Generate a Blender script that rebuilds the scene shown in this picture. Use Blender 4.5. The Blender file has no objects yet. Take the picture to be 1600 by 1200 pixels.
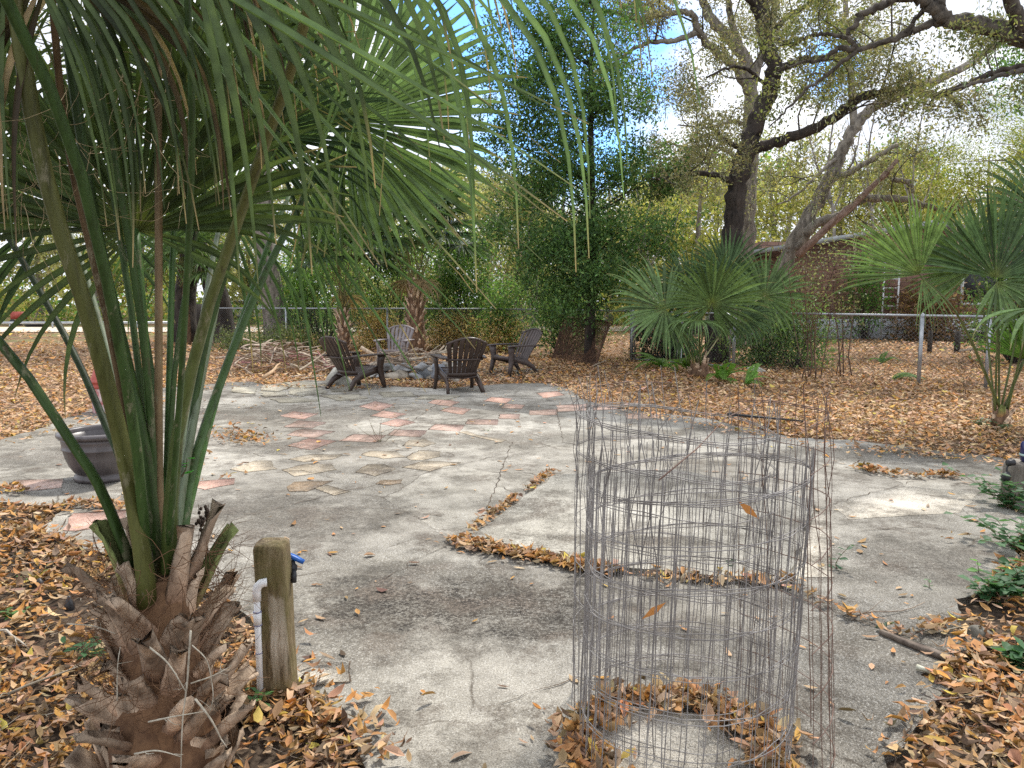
import bpy, math, random
import numpy as np
from mathutils import Vector
R = random.Random(11)
NR = np.random.default_rng(11)
sc = bpy.context.scene
COL = sc.collection
pi = math.pi
F = 1200.0; CH = 1.5; PITCH = math.radians(6.37)
cp, sp = math.cos(PITCH), math.sin(PITCH)
A = lambda *v: np.array(v, float)

# ---- where the camera's sight lines meet the ground / a given distance (used to read real positions off the photograph)
def ray(px, py):
    x = (px - 800) / F; y = -(py - 600) / F
    return A(x, cp + y * sp, -sp + y * cp)
def G(px, py, z=0.0):
    d = ray(px, py); return d * ((z - CH) / d[2]) + A(0, 0, CH)
def D(px, py, Y):
    d = ray(px, py); return d * (Y / d[1]) + A(0, 0, CH)
def unit(v):
    v = np.asarray(v, float); return v / max(np.linalg.norm(v), 1e-9)

# ---- mesh builder
class MB:
    def __init__(s):
        s.v = []; s.c = []; s.n = 0; s.f = []           # f: list of (array (k,m), material index)
    def add(s, V, Fs, col=(1, 1, 1), mi=0):
        V = np.asarray(V, float).reshape(-1, 3)
        c = np.asarray(col, float)
        if c.ndim == 1: c = np.tile(c, (len(V), 1))
        s.v.append(V); s.c.append(c)
        if isinstance(Fs, np.ndarray): Fs = [Fs]
        else:
            by = {}
            for f in Fs: by.setdefault(len(f), []).append(f)
            Fs = [np.array(q, int) for q in by.values()]
        for q in Fs:
            if len(q): s.f.append((q + s.n, mi))
        s.n += len(V)
    def build(s, name, mats, parent=None, off=None, smooth=True):
        V = np.concatenate(s.v); C = np.concatenate(s.c)
        if off is not None: V = V - np.asarray(off)
        me = bpy.data.meshes.new(name)
        loops = np.concatenate([q.ravel() for q, _ in s.f])
        tot = np.concatenate([np.full(len(q), q.shape[1], np.int32) for q, _ in s.f])
        mi = np.concatenate([np.full(len(q), m, np.int32) for q, m in s.f])
        st = np.concatenate([[0], np.cumsum(tot)[:-1]]).astype(np.int32)
        me.vertices.add(len(V)); me.vertices.foreach_set('co', V.astype(np.float32).ravel())
        me.loops.add(len(loops)); me.loops.foreach_set('vertex_index', loops.astype(np.int32))
        me.polygons.add(len(tot)); me.polygons.foreach_set('loop_start', st); me.polygons.foreach_set('loop_total', tot)
        me.polygons.foreach_set('material_index', mi)
        if smooth: me.polygons.foreach_set('use_smooth', np.ones(len(tot), bool))
        a = me.attributes.new('col', 'FLOAT_COLOR', 'POINT')
        a.data.foreach_set('color', np.concatenate([C, np.ones((len(C), 1))], 1).astype(np.float32).ravel())
        me.update(calc_edges=True)
        if not isinstance(mats, (list, tuple)): mats = [mats]
        for m in mats: me.materials.append(m)
        o = bpy.data.objects.new(name, me); COL.objects.link(o)
        if parent is not None: o.parent = parent
        return o

def tag(o, label=None, cat=None, group=None, kind=None):
    if label: o['label'] = label
    if cat: o['category'] = cat
    if group: o['group'] = group
    if kind: o['kind'] = kind
    return o
def empty(name, loc, label, cat, group=None, rz=0):
    o = bpy.data.objects.new(name, None); COL.objects.link(o)
    o.location = tuple(loc); o.rotation_euler.z = rz; o.empty_display_size = .1
    return tag(o, label, cat, group)
def dup(o, loc=None, rot=None, scale=None, label=None, parent=None):
    c = o.copy(); COL.objects.link(c)
    if parent is not None: c.parent = parent
    if loc is not None: c.location = tuple(loc)
    if rot is not None: c.rotation_euler = rot
    if scale is not None: c.scale = scale
    if label: c['label'] = label
    for ch in list(o.children): dup(ch, parent=c)
    return c

# ---- shapes
def frames(P):
    P = np.asarray(P, float); T = np.gradient(P, axis=0)
    T /= np.maximum(np.linalg.norm(T, axis=1, keepdims=True), 1e-9)
    r = A(0, 0, 1) if abs(T[0][2]) < .9 else A(1, 0, 0)
    U = np.zeros_like(P); u = unit(np.cross(T[0], r))
    for i in range(len(P)):
        u = u - T[i] * u.dot(T[i]); u = unit(u); U[i] = u
    return P, T, U, np.cross(T, U)
def tube(mb, P, r, sides=6, col=(1, 1, 1), cap=True, flat=1.0, mi=0, rough=0):
    P, T, U, W = frames(P); n = len(P)
    r = np.broadcast_to(np.asarray(r, float), (n,))
    a = np.arange(sides) * 2 * pi / sides
    rr = r[:, None] * np.ones((1, sides))
    if rough: rr = rr * (1 + NR.normal(0, rough, rr.shape))
    V = P[:, None] + (rr * np.cos(a))[:, :, None] * U[:, None] + (rr * np.sin(a) * flat)[:, :, None] * W[:, None]
    i = np.arange(n - 1)[:, None] * sides; j = np.arange(sides)[None]; k = (j + 1) % sides
    Q = np.stack([i + j, i + k, i + sides + k, i + sides + j], -1).reshape(-1, 4)
    Fs = [Q]
    c = np.asarray(col, float)
    if c.ndim == 2: c = np.repeat(c, sides, 0)
    mb.add(V.reshape(-1, 3), Fs[0], c, mi)
    if cap:
        mb.f.append((np.arange(sides)[::-1][None] + mb.n - n * sides, mi))
        mb.f.append((np.arange(sides)[None] + mb.n - sides, mi))
def sweep(mb, P, w, t, side, col=(1, 1, 1), mi=0):
    """rectangular section along P, width w along `side`, thickness t across"""
    P, T, _, _ = frames(P); n = len(P); side = np.asarray(side, float)
    w = np.broadcast_to(np.asarray(w, float), (n,)); t = np.broadcast_to(np.asarray(t, float), (n,))
    S = side - T * (T @ side)[:, None]; S /= np.linalg.norm(S, axis=1, keepdims=True)
    N = np.cross(T, S)
    V = []
    for a, b in ((-1, -1), (1, -1), (1, 1), (-1, 1)):
        V.append(P + S * (a * w / 2)[:, None] + N * (b * t / 2)[:, None])
    V = np.stack(V, 1).reshape(-1, 3)
    i = np.arange(n - 1)[:, None] * 4; j = np.arange(4)[None]; k = (j + 1) % 4
    Q = np.stack([i + j, i + k, i + 4 + k, i + 4 + j], -1).reshape(-1, 4)
    c = np.asarray(col, float)
    if c.ndim == 2: c = np.repeat(c, 4, 0)
    mb.add(V, np.concatenate([Q, [[3, 2, 1, 0]], [[4 * n - 4, 4 * n - 3, 4 * n - 2, 4 * n - 1]]]), c, mi)
def box(mb, c, s, rz=0, col=(1, 1, 1), mi=0):
    x, y, z = np.asarray(s) / 2
    V = np.array([[a * x, b * y, d * z] for d in (-1, 1) for a, b in ((-1, -1), (1, -1), (1, 1), (-1, 1))])
    ca, sa = math.cos(rz), math.sin(rz)
    V = np.stack([V[:, 0] * ca - V[:, 1] * sa, V[:, 0] * sa + V[:, 1] * ca, V[:, 2]], 1) + np.asarray(c)
    mb.add(V, np.array([[3, 2, 1, 0], [4, 5, 6, 7], [0, 1, 5, 4], [1, 2, 6, 5], [2, 3, 7, 6], [3, 0, 4, 7]]), col, mi)
def lathe(mb, prof, segs, c, col=(1, 1, 1), mi=0, cap=False):
    prof = np.asarray(prof, float); n = len(prof); a = np.arange(segs) * 2 * pi / segs
    V = np.stack([prof[:, 0, None] * np.cos(a), prof[:, 0, None] * np.sin(a), prof[:, 1, None] + 0 * a], -1) + np.asarray(c)
    i = np.arange(n - 1)[:, None] * segs; j = np.arange(segs)[None]; k = (j + 1) % segs
    Q = np.stack([i + j, i + k, i + segs + k, i + segs + j], -1).reshape(-1, 4)
    mb.add(V.reshape(-1, 3), Q, col, mi)
    if cap:
        mb.f.append((np.arange(segs)[None] + mb.n - segs, mi))
_ico = {}
def ico(sub):
    if sub not in _ico:
        import bmesh
        bm = bmesh.new(); bmesh.ops.create_icosphere(bm, subdivisions=sub, radius=1)
        bm.verts.ensure_lookup_table()
        _ico[sub] = (np.array([v.co[:] for v in bm.verts]), np.array([[v.index for v in f.verts] for f in bm.faces])); bm.free()
    return _ico[sub]
def stone(mb, c, s, rng, sub=3, jag=.22, col=(1, 1, 1), flatcuts=6):
    V, Fc = ico(sub); V = V.copy()
    for _ in range(flatcuts):                          # broken flat faces
        d = unit(rng.normal(size=3)); h = rng.uniform(.55, .85)
        q = V @ d; m = q > h; V[m] -= np.outer((q[m] - h) * .92, d)
    for _ in range(5):
        d = unit(rng.normal(size=3)); V *= (1 + jag * .25 * np.sin(V @ d * rng.uniform(3, 6) + rng.uniform(0, 6)))[:, None]
    a = rng.uniform(0, 6.28); V = V * np.asarray(s)
    V = np.stack([V[:, 0] * math.cos(a) - V[:, 1] * math.sin(a), V[:, 0] * math.sin(a) + V[:, 1] * math.cos(a), V[:, 2]], 1)
    mb.add(V + np.asarray(c), Fc, col)
def wob(p0, p1, n, amp, rng, sag=0):
    t = np.linspace(0, 1, n)[:, None]; p0 = np.asarray(p0); p1 = np.asarray(p1)
    P = p0 * (1 - t) + p1 * t
    L = np.linalg.norm(p1 - p0)
    for k in (1, 2, 3.3):
        P += rng.normal(size=3) * amp * L / k * np.sin(t * pi * k + rng.uniform(0, 1)) * np.minimum(1, t * 4) * (.5 if k > 1 else 1)
    P[:, 2] += (sag * L * 4 * t * (1 - t))[:, 0]
    return P
def spline(K, n):
    """smooth curve through key points K (Catmull-Rom)"""
    K = np.asarray(K, float); K = np.concatenate([[2 * K[0] - K[1]], K, [2 * K[-1] - K[-2]]])
    m = len(K) - 3; out = []
    for u in np.linspace(0, m - 1e-6, n):
        i = int(u); t = u - i; a, b, c, d = K[i:i + 4]
        out.append(.5 * (2 * b + (c - a) * t + (2 * a - 5 * b + 4 * c - d) * t * t + (3 * b - a - 3 * c + d) * t ** 3))
    return np.array(out)
def rhombs(mb, P, size, rng, cols, aspect=.42, flatup=0.0, jit=.3, hang=0.0):
    """small folded leaves (two triangles each) at points P"""
    n = len(P)
    if n == 0: return
    d = rng.normal(size=(n, 3)); d[:, 2] -= hang; d /= np.linalg.norm(d, axis=1, keepdims=True)
    u = rng.normal(size=(n, 3)); u[:, 2] += flatup * 3
    s = np.cross(d, u); s /= np.maximum(np.linalg.norm(s, axis=1, keepdims=True), 1e-9)
    nn = np.cross(s, d)
    L = (size * (1 + rng.uniform(-jit, jit, n)))[:, None]; w = L * aspect * .5
    V = np.stack([P, P + d * L * .45 + s * w + nn * w * .35, P + d * L, P + d * L * .45 - s * w + nn * w * .35], 1).reshape(-1, 3)
    b = np.arange(n)[:, None] * 4
    Q = np.concatenate([b + [0, 1, 2], b + [0, 2, 3]])
    mb.add(V, Q, np.repeat(cols, 4, 0))
def pick(cols, n, rng, jit=.18):
    """n leaf colours drawn from a list of (weight, r, g, b)"""
    c = np.array([q[1:] for q in cols]); w = np.array([q[0] for q in cols], float); w /= w.sum()
    o = c[rng.choice(len(c), n, p=w)]
    return np.clip(o * (1 + rng.normal(0, jit, (n, 1))) * (1 + rng.normal(0, jit * .3, (n, 3))), .004, .95)

# ---- materials
def new_mat(name):
    m = bpy.data.materials.new(name); m.use_nodes = True
    nt = m.node_tree; b = nt.nodes['Principled BSDF']; return m, nt, b
def N(nt, typ, **kw):
    n = nt.nodes.new(typ)
    for k, v in kw.items():
        if k in n.inputs.keys() if isinstance(k, str) else False: n.inputs[k].default_value = v
        else: setattr(n, k, v)
    return n
def link(nt, a, b): nt.links.new(a, b)
def coords(nt, scale=(1, 1, 1), space='Object'):
    t = nt.nodes.new('ShaderNodeTexCoord'); m = nt.nodes.new('ShaderNodeMapping'); m.inputs['Scale'].default_value = scale
    link(nt, t.outputs[space], m.inputs['Vector']); return m.outputs['Vector']
def noise(nt, vec, scale, detail=4, rough=.6):
    n = nt.nodes.new('ShaderNodeTexNoise'); n.inputs['Scale'].default_value = scale
    n.inputs['Detail'].default_value = detail; n.inputs['Roughness'].default_value = rough
    link(nt, vec, n.inputs['Vector']); return n.outputs['Fac']
def ramp(nt, fac, stops):
    r = nt.nodes.new('ShaderNodeValToRGB'); e = r.color_ramp.elements
    while len(e) < len(stops): e.new(.5)
    for el, (p, c) in zip(e, stops):
        el.position = p; el.color = (c if len(c) == 4 else (*c, 1)) if not isinstance(c, (int, float)) else (c, c, c, 1)
    link(nt, fac, r.inputs['Fac']); return r.outputs['Color']
def mix(nt, fac, a, b, mode='MIX'):
    m = nt.nodes.new('ShaderNodeMix'); m.data_type = 'RGBA'; m.blend_type = mode
    for k, v in ((0, fac), (6, a), (7, b)):
        s = m.inputs[k]
        if isinstance(v, bpy.types.NodeSocket): link(nt, v, s)
        elif isinstance(v, (int, float)): s.default_value = v if k == 0 else (v, v, v, 1)
        else: s.default_value = (*v, 1) if len(v) == 3 else v
    return m.outputs[2]
def math_n(nt, op, a, b=None, clamp=False):
    m = nt.nodes.new('ShaderNodeMath'); m.operation = op; m.use_clamp = clamp
    for s, v in zip(m.inputs, (a, b)):
        if v is None: continue
        if isinstance(v, bpy.types.NodeSocket): link(nt, v, s)
        else: s.default_value = v
    return m.outputs[0]
def bump(nt, b, h, strength=.3, dist=.01):
    n = nt.nodes.new('ShaderNodeBump'); n.inputs['Strength'].default_value = strength; n.inputs['Distance'].default_value = dist
    link(nt, h, n.inputs['Height']); link(nt, n.outputs['Normal'], b.inputs['Normal'])
def noisy(name, c1, c2, scale=8, stretch=(1, 1, 1), rough=.8, bs=.3, bd=.01, metal=0, lo=.35, hi=.65, c3=None, usecol=False):
    m, nt, b = new_mat(name); v = coords(nt, stretch)
    f = noise(nt, v, scale, 6, .65)
    stops = [(lo, c1), (hi, c2)] if c3 is None else [(lo, c1), ((lo + hi) / 2, c2), (hi, c3)]
    c = ramp(nt, f, stops)
    if usecol:
        at = nt.nodes.new('ShaderNodeAttribute'); at.attribute_name = 'col'
        c = mix(nt, 1.0, c, at.outputs['Color'], 'MULTIPLY')
    link(nt, c, b.inputs['Base Color']); b.inputs['Roughness'].default_value = rough; b.inputs['Metallic'].default_value = metal
    bump(nt, b, f, bs, bd); return m
def leafmat(name, trans=.35, rough=.5, spec=.4, nscale=0, gain=1):
    m, nt, b = new_mat(name)
    at = nt.nodes.new('ShaderNodeAttribute'); at.attribute_name = 'col'
    c = at.outputs['Color']
    if gain != 1: c = mix(nt, 1.0, c, (gain, gain, gain), 'MULTIPLY')
    if nscale:
        f = noise(nt, coords(nt), nscale, 3)
        c = mix(nt, 1.0, c, ramp(nt, f, [(.3, (.55, .56, .5)), (.5, (.95, .95, .95)), (.7, (1.25, 1.22, 1.1))]), 'MULTIPLY')
    link(nt, c, b.inputs['Base Color']); b.inputs['Roughness'].default_value = rough
    b.inputs['Specular IOR Level'].default_value = spec
    if trans:
        t = nt.nodes.new('ShaderNodeBsdfTranslucent')
        link(nt, mix(nt, 1.0, c, (1.25, 1.3, .75), 'MULTIPLY'), t.inputs['Color'])
        ms = nt.nodes.new('ShaderNodeMixShader'); ms.inputs[0].default_value = trans
        link(nt, b.outputs[0], ms.inputs[1]); link(nt, t.outputs[0], ms.inputs[2])
        link(nt, ms.outputs[0], nt.nodes['Material Output'].inputs['Surface'])
    return m

M = {}
M['foliage'] = leafmat('foliage', .45, .55, .3, 0, 1.22)
M['palm'] = leafmat('palm_leaf', .3, .5, .28, 14)
M['deadleaf'] = leafmat('dead_leaf', .08, .75, .2)
def petiolemat():
    m, nt, b = new_mat('petiole_skin'); at = nt.nodes.new('ShaderNodeAttribute'); at.attribute_name = 'col'
    f = noise(nt, coords(nt, (1, 1, .2)), 26, 6, .7); c = mix(nt, 1.0, at.outputs['Color'], ramp(nt, f, [(.32, (.5, .48, .4)), (.55, (1.05, 1.05, 1.0))]), 'MULTIPLY')
    flake = ramp(nt, noise(nt, coords(nt, (1, 1, .35)), 17, 7, .75), [(.58, 0.0), (.64, .65)]); c = mix(nt, flake, c, (.26, .235, .15))
    scar = ramp(nt, noise(nt, coords(nt, (1, 1, .3)), 11, 5, .7), [(.60, 0.0), (.68, .7)]); c = mix(nt, scar, c, (.05, .035, .02))
    link(nt, c, b.inputs['Base Color']); b.inputs['Roughness'].default_value = .5; b.inputs['Specular IOR Level'].default_value = .3; bump(nt, b, f, .3, .003); return m
M['petiole'] = petiolemat()
M['petiole_old'] = noisy('petiole_skin', (.45, .42, .36), (1, 1, 1), 14, (1, 1, .25), .45, .15, .004, 0, .3, .5, usecol=True)
M['bark_dark'] = noisy('dark_oak_bark', (.016, .012, .01), (.075, .058, .046), 7, (1, 1, .3), .95, 1.0, .07)
M['bark_grey'] = noisy('grey_oak_bark', (.1, .085, .07), (.34, .3, .25), 8, (1, 1, .35), .95, .9, .04)
M['bark_limb'] = noisy('lichened_limb_bark', (.028, .022, .017), (.14, .118, .092), 8, (1, 1, 1), .95, .9, .04)
M['bark_red'] = noisy('peeled_wood', (.17, .1, .075), (.38, .27, .22), 8, (1, 1, 1), .9, .5, .02)
M['boot'] = noisy('palm_boot_wood', (.10, .07, .05), (.56, .47, .38), 16, (1, 1, .45), .95, 1.0, .014, 0, .3, .66, usecol=True)
M['fiber'] = noisy('palm_fiber', (.1, .05, .025), (.22, .12, .06), 20, rough=.95)
M['twig'] = noisy('bleached_twig', (.3, .27, .22), (.62, .59, .52), 30, rough=.9, usecol=True)
M['stick'] = noisy('dry_stick', (.13, .09, .065), (.46, .37, .28), 10, (1, 1, 1), .9, .5, .01, usecol=True)
M['galv'] = noisy('galvanised_steel', (.3, .32, .34), (.5, .52, .54), 6, rough=.45, metal=.6, bs=.05)
M['chain'] = noisy('chain_link_wire', (.12, .12, .12), (.24, .24, .24), 4, rough=.5, metal=.5, bs=0)
M['rust'] = noisy('rusted_steel', (.05, .025, .016), (.16, .085, .05), 9, rough=.9, bs=.3)
M['wire'] = noisy('weathered_wire', (.16, .145, .135), (.36, .34, .325), 5, rough=.75, metal=.1, bs=0)
M['wire_rust'] = noisy('rusty_wire', (.12, .06, .04), (.22, .15, .12), 5, rough=.75, metal=.2, bs=0)
M['brown_resin'] = noisy('brown_resin', (.036, .021, .015), (.06, .039, .03), 5, rough=.42, bs=.05, bd=.002)
M['grey_resin'] = noisy('sun_greyed_resin', (.17, .145, .145), (.28, .245, .24), 7, rough=.6, bs=.05, bd=.002)
M['mid_resin'] = noisy('faded_brown_resin', (.06, .045, .04), (.1, .076, .07), 6, rough=.5, bs=.05, bd=.002)
M['stone'] = noisy('field_stone', (.2, .19, .175), (.5, .48, .44), 7, rough=.9, bs=.7, bd=.02, usecol=True)
M['pot'] = noisy('glazed_brown_planter', (.05, .042, .042), (.12, .105, .105), 5, (1, 1, .4), .38, .15, .004)
M['pvc'] = noisy('white_pvc', (.82, .82, .82), (.9, .9, .9), 5, rough=.35, bs=.02)
M['pvcband'] = noisy('purple_primer', (.16, .17, .3), (.3, .3, .45), 9, rough=.5, bs=0)
M['blue'] = noisy('blue_plastic', (.01, .09, .38), (.02, .14, .5), 9, rough=.4, bs=0)
M['black'] = noisy('black_plastic', (.012, .012, .014), (.03, .03, .034), 9, rough=.5, bs=.05)
M['bluejar'] = noisy('cobalt_glaze', (.008, .01, .06), (.02, .025, .13), 5, rough=.15, bs=0)
M['band'] = noisy('pale_green_band', (.3, .45, .4), (.5, .62, .58), 12, rough=.3, bs=0)
M['red'] = noisy('faded_red_paint', (.3, .045, .03), (.5, .11, .08), 7, rough=.6, bs=.05)
M['redwhite'] = noisy('flaking_red_and_white_paint', (.42, .09, .09), (.7, .6, .6), 5, (1, 1, .5), .7, .1, .004, 0, .42, .56)
M['alu'] = noisy('aluminium', (.6, .6, .6), (.75, .75, .75), 5, rough=.4, metal=.3, bs=0)
M['white'] = noisy('weathered_white', (.5, .54, .52), (.72, .74, .72), 5, rough=.6, bs=.05)
M['fascia'] = noisy('pale_metal_roof', (.22, .24, .25), (.36, .38, .39), 3, rough=.5, bs=.02)
M['block'] = noisy('painted_block_base', (.42, .45, .5), (.62, .65, .7), 4, rough=.85, bs=.1)
M['earthwood'] = noisy('dark_creosote_wood', (.02, .016, .014), (.06, .05, .042), 9, (1, 1, .2), .9, .5, .01)
def postmat():
    m, nt, b = new_mat('mossy_post_wood'); v = coords(nt, (1, 1, .12))
    g = noise(nt, v, 60, 7, .75); big = noise(nt, coords(nt), 7, 3)
    c = ramp(nt, g, [(.34, (.05, .034, .016)), (.46, (.17, .12, .06)), (.58, (.25, .19, .105)), (.7, (.36, .29, .18))])
    ox = nt.nodes.new('ShaderNodeSeparateXYZ'); tc_ = nt.nodes.new('ShaderNodeTexCoord'); link(nt, tc_.outputs['Object'], ox.inputs[0])
    edge = math_n(nt, 'ADD', math_n(nt, 'ADD', ox.outputs[0], math_n(nt, 'MULTIPLY', ox.outputs[2], .055)), math_n(nt, 'MULTIPLY', math_n(nt, 'SUBTRACT', noise(nt, coords(nt, (1, 1, .3)), 30, 3), .46), .06))
    mask = ramp(nt, edge, [(.0, 0.0), (.012, 1.0)])
    zz = math_n(nt, 'ADD', ox.outputs[2], math_n(nt, 'MULTIPLY', math_n(nt, 'SUBTRACT', noise(nt, coords(nt, (1, 1, .1)), 60, 3), .5), .12))
    mask = math_n(nt, 'MULTIPLY', mask, ramp(nt, zz, [(.10, 0.0), (.22, .9), (.405, 1.0), (.42, 0.0)]))
    fr_ = ramp(nt, math_n(nt, 'MULTIPLY', ox.outputs[1], -1.0), [(.035, 0.0), (.05, 1.0)]); mask = math_n(nt, 'MULTIPLY', mask, fr_)
    bare = ramp(nt, g, [(.34, (.18, .12, .075)), (.44, (.52, .44, .33)), (.7, (.74, .68, .57))])
    green = ramp(nt, big, [(.42, 0.0), (.62, 1.0)])
    c = mix(nt, math_n(nt, 'MULTIPLY', green, .55), c, (.13, .12, .025))
    c = mix(nt, mask, c, bare)
    link(nt, c, b.inputs['Base Color']); b.inputs['Roughness'].default_value = .9; bump(nt, b, g, .9, .012); return m
M['post'] = postmat()
M['bare'] = noisy('bare_split_wood', (.2, .14, .09), (.5, .4, .3), 40, (1, 1, .1), .9, .9, .008)
def brickmat():
    m, nt, b = new_mat('brown_brick'); t = nt.nodes.new('ShaderNodeTexCoord'); mp = nt.nodes.new('ShaderNodeMapping')
    mp.inputs['Rotation'].default_value = (pi / 2, 0, 0); link(nt, t.outputs['Object'], mp.inputs['Vector'])
    k = nt.nodes.new('ShaderNodeTexBrick'); k.inputs['Scale'].default_value = 1; k.inputs['Brick Width'].default_value = .42
    k.inputs['Row Height'].default_value = .15; k.inputs['Mortar Size'].default_value = .012
    k.inputs['Color1'].default_value = (.27, .16, .12, 1); k.inputs['Color2'].default_value = (.36, .22, .17, 1); k.inputs['Mortar'].default_value = (.13, .09, .075, 1)
    link(nt, mp.outputs[0], k.inputs['Vector'])
    f = noise(nt, t.outputs['Object'], 1.5, 5)
    link(nt, mix(nt, 1.0, k.outputs['Color'], ramp(nt, f, [(.3, (.65, .62, .6)), (.7, (1.15, 1.12, 1.1))]), 'MULTIPLY'), b.inputs['Base Color'])
    b.inputs['Roughness'].default_value = .9; return m
M['brick'] = brickmat()
# =====================================================================  GROUND, PATIO, LEAF LITTER
def ground_mat():
    m, nt, b = new_mat('leafy_earth'); v = coords(nt)
    vo = nt.nodes.new('ShaderNodeTexVoronoi'); vo.inputs['Scale'].default_value = 16; link(nt, v, vo.inputs['Vector'])
    sep = nt.nodes.new('ShaderNodeSeparateColor'); link(nt, vo.outputs['Color'], sep.inputs[0])
    leaf = ramp(nt, sep.outputs[0], [(0, (.07, .045, .028)), (.35, (.2, .12, .065)), (.7, (.32, .2, .12)), (1, (.42, .28, .18))])
    soil = ramp(nt, noise(nt, v, 30, 5), [(.35, (.045, .033, .025)), (.65, (.12, .09, .066))])
    sx = nt.nodes.new('ShaderNodeSeparateXYZ'); link(nt, v, sx.inputs[0])
    far = math_n(nt, 'MULTIPLY', math_n(nt, 'SUBTRACT', sx.outputs[1], 5.0), .16, True)
    patch = ramp(nt, noise(nt, v, .8, 4), [(.4, .35), (.6, 1.0)])
    c = mix(nt, math_n(nt, 'MULTIPLY', far, patch), soil, leaf)
    # grass shows through past the fence and beside the track
    gy = math_n(nt, 'MULTIPLY', math_n(nt, 'SUBTRACT', sx.outputs[1], 25.5), .3, True)
    gn = ramp(nt, noise(nt, v, .35, 5), [(.46, 0.0), (.6, 1.0)])
    c = mix(nt, math_n(nt, 'MULTIPLY', gy, math_n(nt, 'MULTIPLY', gn, .8)), c, (.17, .19, .07))
    link(nt, c, b.inputs['Base Color']); b.inputs['Roughness'].default_value = 1.0
    b.inputs['Specular IOR Level'].default_value = .1
    bump(nt, b, noise(nt, v, 25, 6), .6, .03); return m
g = MB()
nx, ny = 60, 60
xs = np.concatenate([np.linspace(-90, -12, 12), np.linspace(-11, 14, 37), np.linspace(15, 100, 12)])
ys = np.concatenate([np.linspace(-12, 0, 5), np.linspace(.7, 30, 40), np.linspace(33, 160, 16)])
XX, YY = np.meshgrid(xs, ys)
ZZ = -.012 + .012 * np.sin(XX * .9 + 1) * np.sin(YY * .7) * (YY > 1) - .004
Vg = np.stack([XX, YY, ZZ], -1).reshape(-1, 3); w = len(xs)
i = np.arange(len(ys) - 1)[:, None] * w + np.arange(w - 1)[None]
g.add(Vg, np.stack([i, i + 1, i + w + 1, i + w], -1).reshape(-1, 4))
tag(g.build('ground', ground_mat()), kind='structure')

# sandy track beyond the yard, with a grass verge
def sheet(name, pts, z, mat):
    mb = MB(); mb.add([(p[0], p[1], z) for p in pts], [tuple(range(len(pts)))]); return tag(mb.build(name, mat, smooth=False), kind='structure')
M['sand'] = noisy('sandy_track', (.5, .42, .34), (.68, .6, .5), 3, rough=1, bs=.2)
sheet('road', [(-60, 33.5), (-10, 34.5), (0, 35), (40, 38), (40, 43), (0, 40.5), (-12, 40), (-60, 40)], .012, M['sand'])

PATIO = [(-260, 706), (0, 692), (60, 674), (130, 647), (240, 610), (330, 602), (385, 598), (420, 603), (480, 596), (560, 600), (620, 606), (690, 610), (770, 603),
         (850, 600), (895, 612), (905, 625), (960, 641), (1100, 656), (1240, 688), (1330, 692), (1450, 706), (1540, 716), (1640, 727), (1700, 760), (1640, 800),
         (1580, 850), (1590, 880), (1555, 905), (1490, 955), (1540, 1010), (1450, 1062), (1478, 1092), (1425, 1150), (1390, 1200), (1330, 1320),
         (1250, 1500), (640, 1500), (565, 1200), (535, 1130), (470, 1085), (430, 1010), (300, 905), (140, 862), (60, 832), (95, 802), (0, 787), (-260, 800)]
PT = np.array([G(*p)[:2] for p in PATIO])
def dense_poly(P, step=.12, amp=.025):
    out = []
    for a, b in zip(P, np.roll(P, -1, 0)):
        n = max(2, int(np.linalg.norm(b - a) / step))
        for t in np.linspace(0, 1, n, endpoint=False): out.append(a + (b - a) * t + NR.normal(0, amp, 2))
    return np.array(out)
PT2 = dense_poly(PT)
def inside(P, poly):
    x, y = P[:, 0], P[:, 1]; r = np.zeros(len(P), bool)
    x1, y1 = poly[:, 0], poly[:, 1]; x2, y2 = np.roll(x1, -1), np.roll(y1, -1)
    for a, b, c, d in zip(x1, y1, x2, y2):
        if b == d: continue
        r ^= ((b > y) != (d > y)) & (x < (c - a) * (y - b) / (d - b) + a)
    return r

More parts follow.
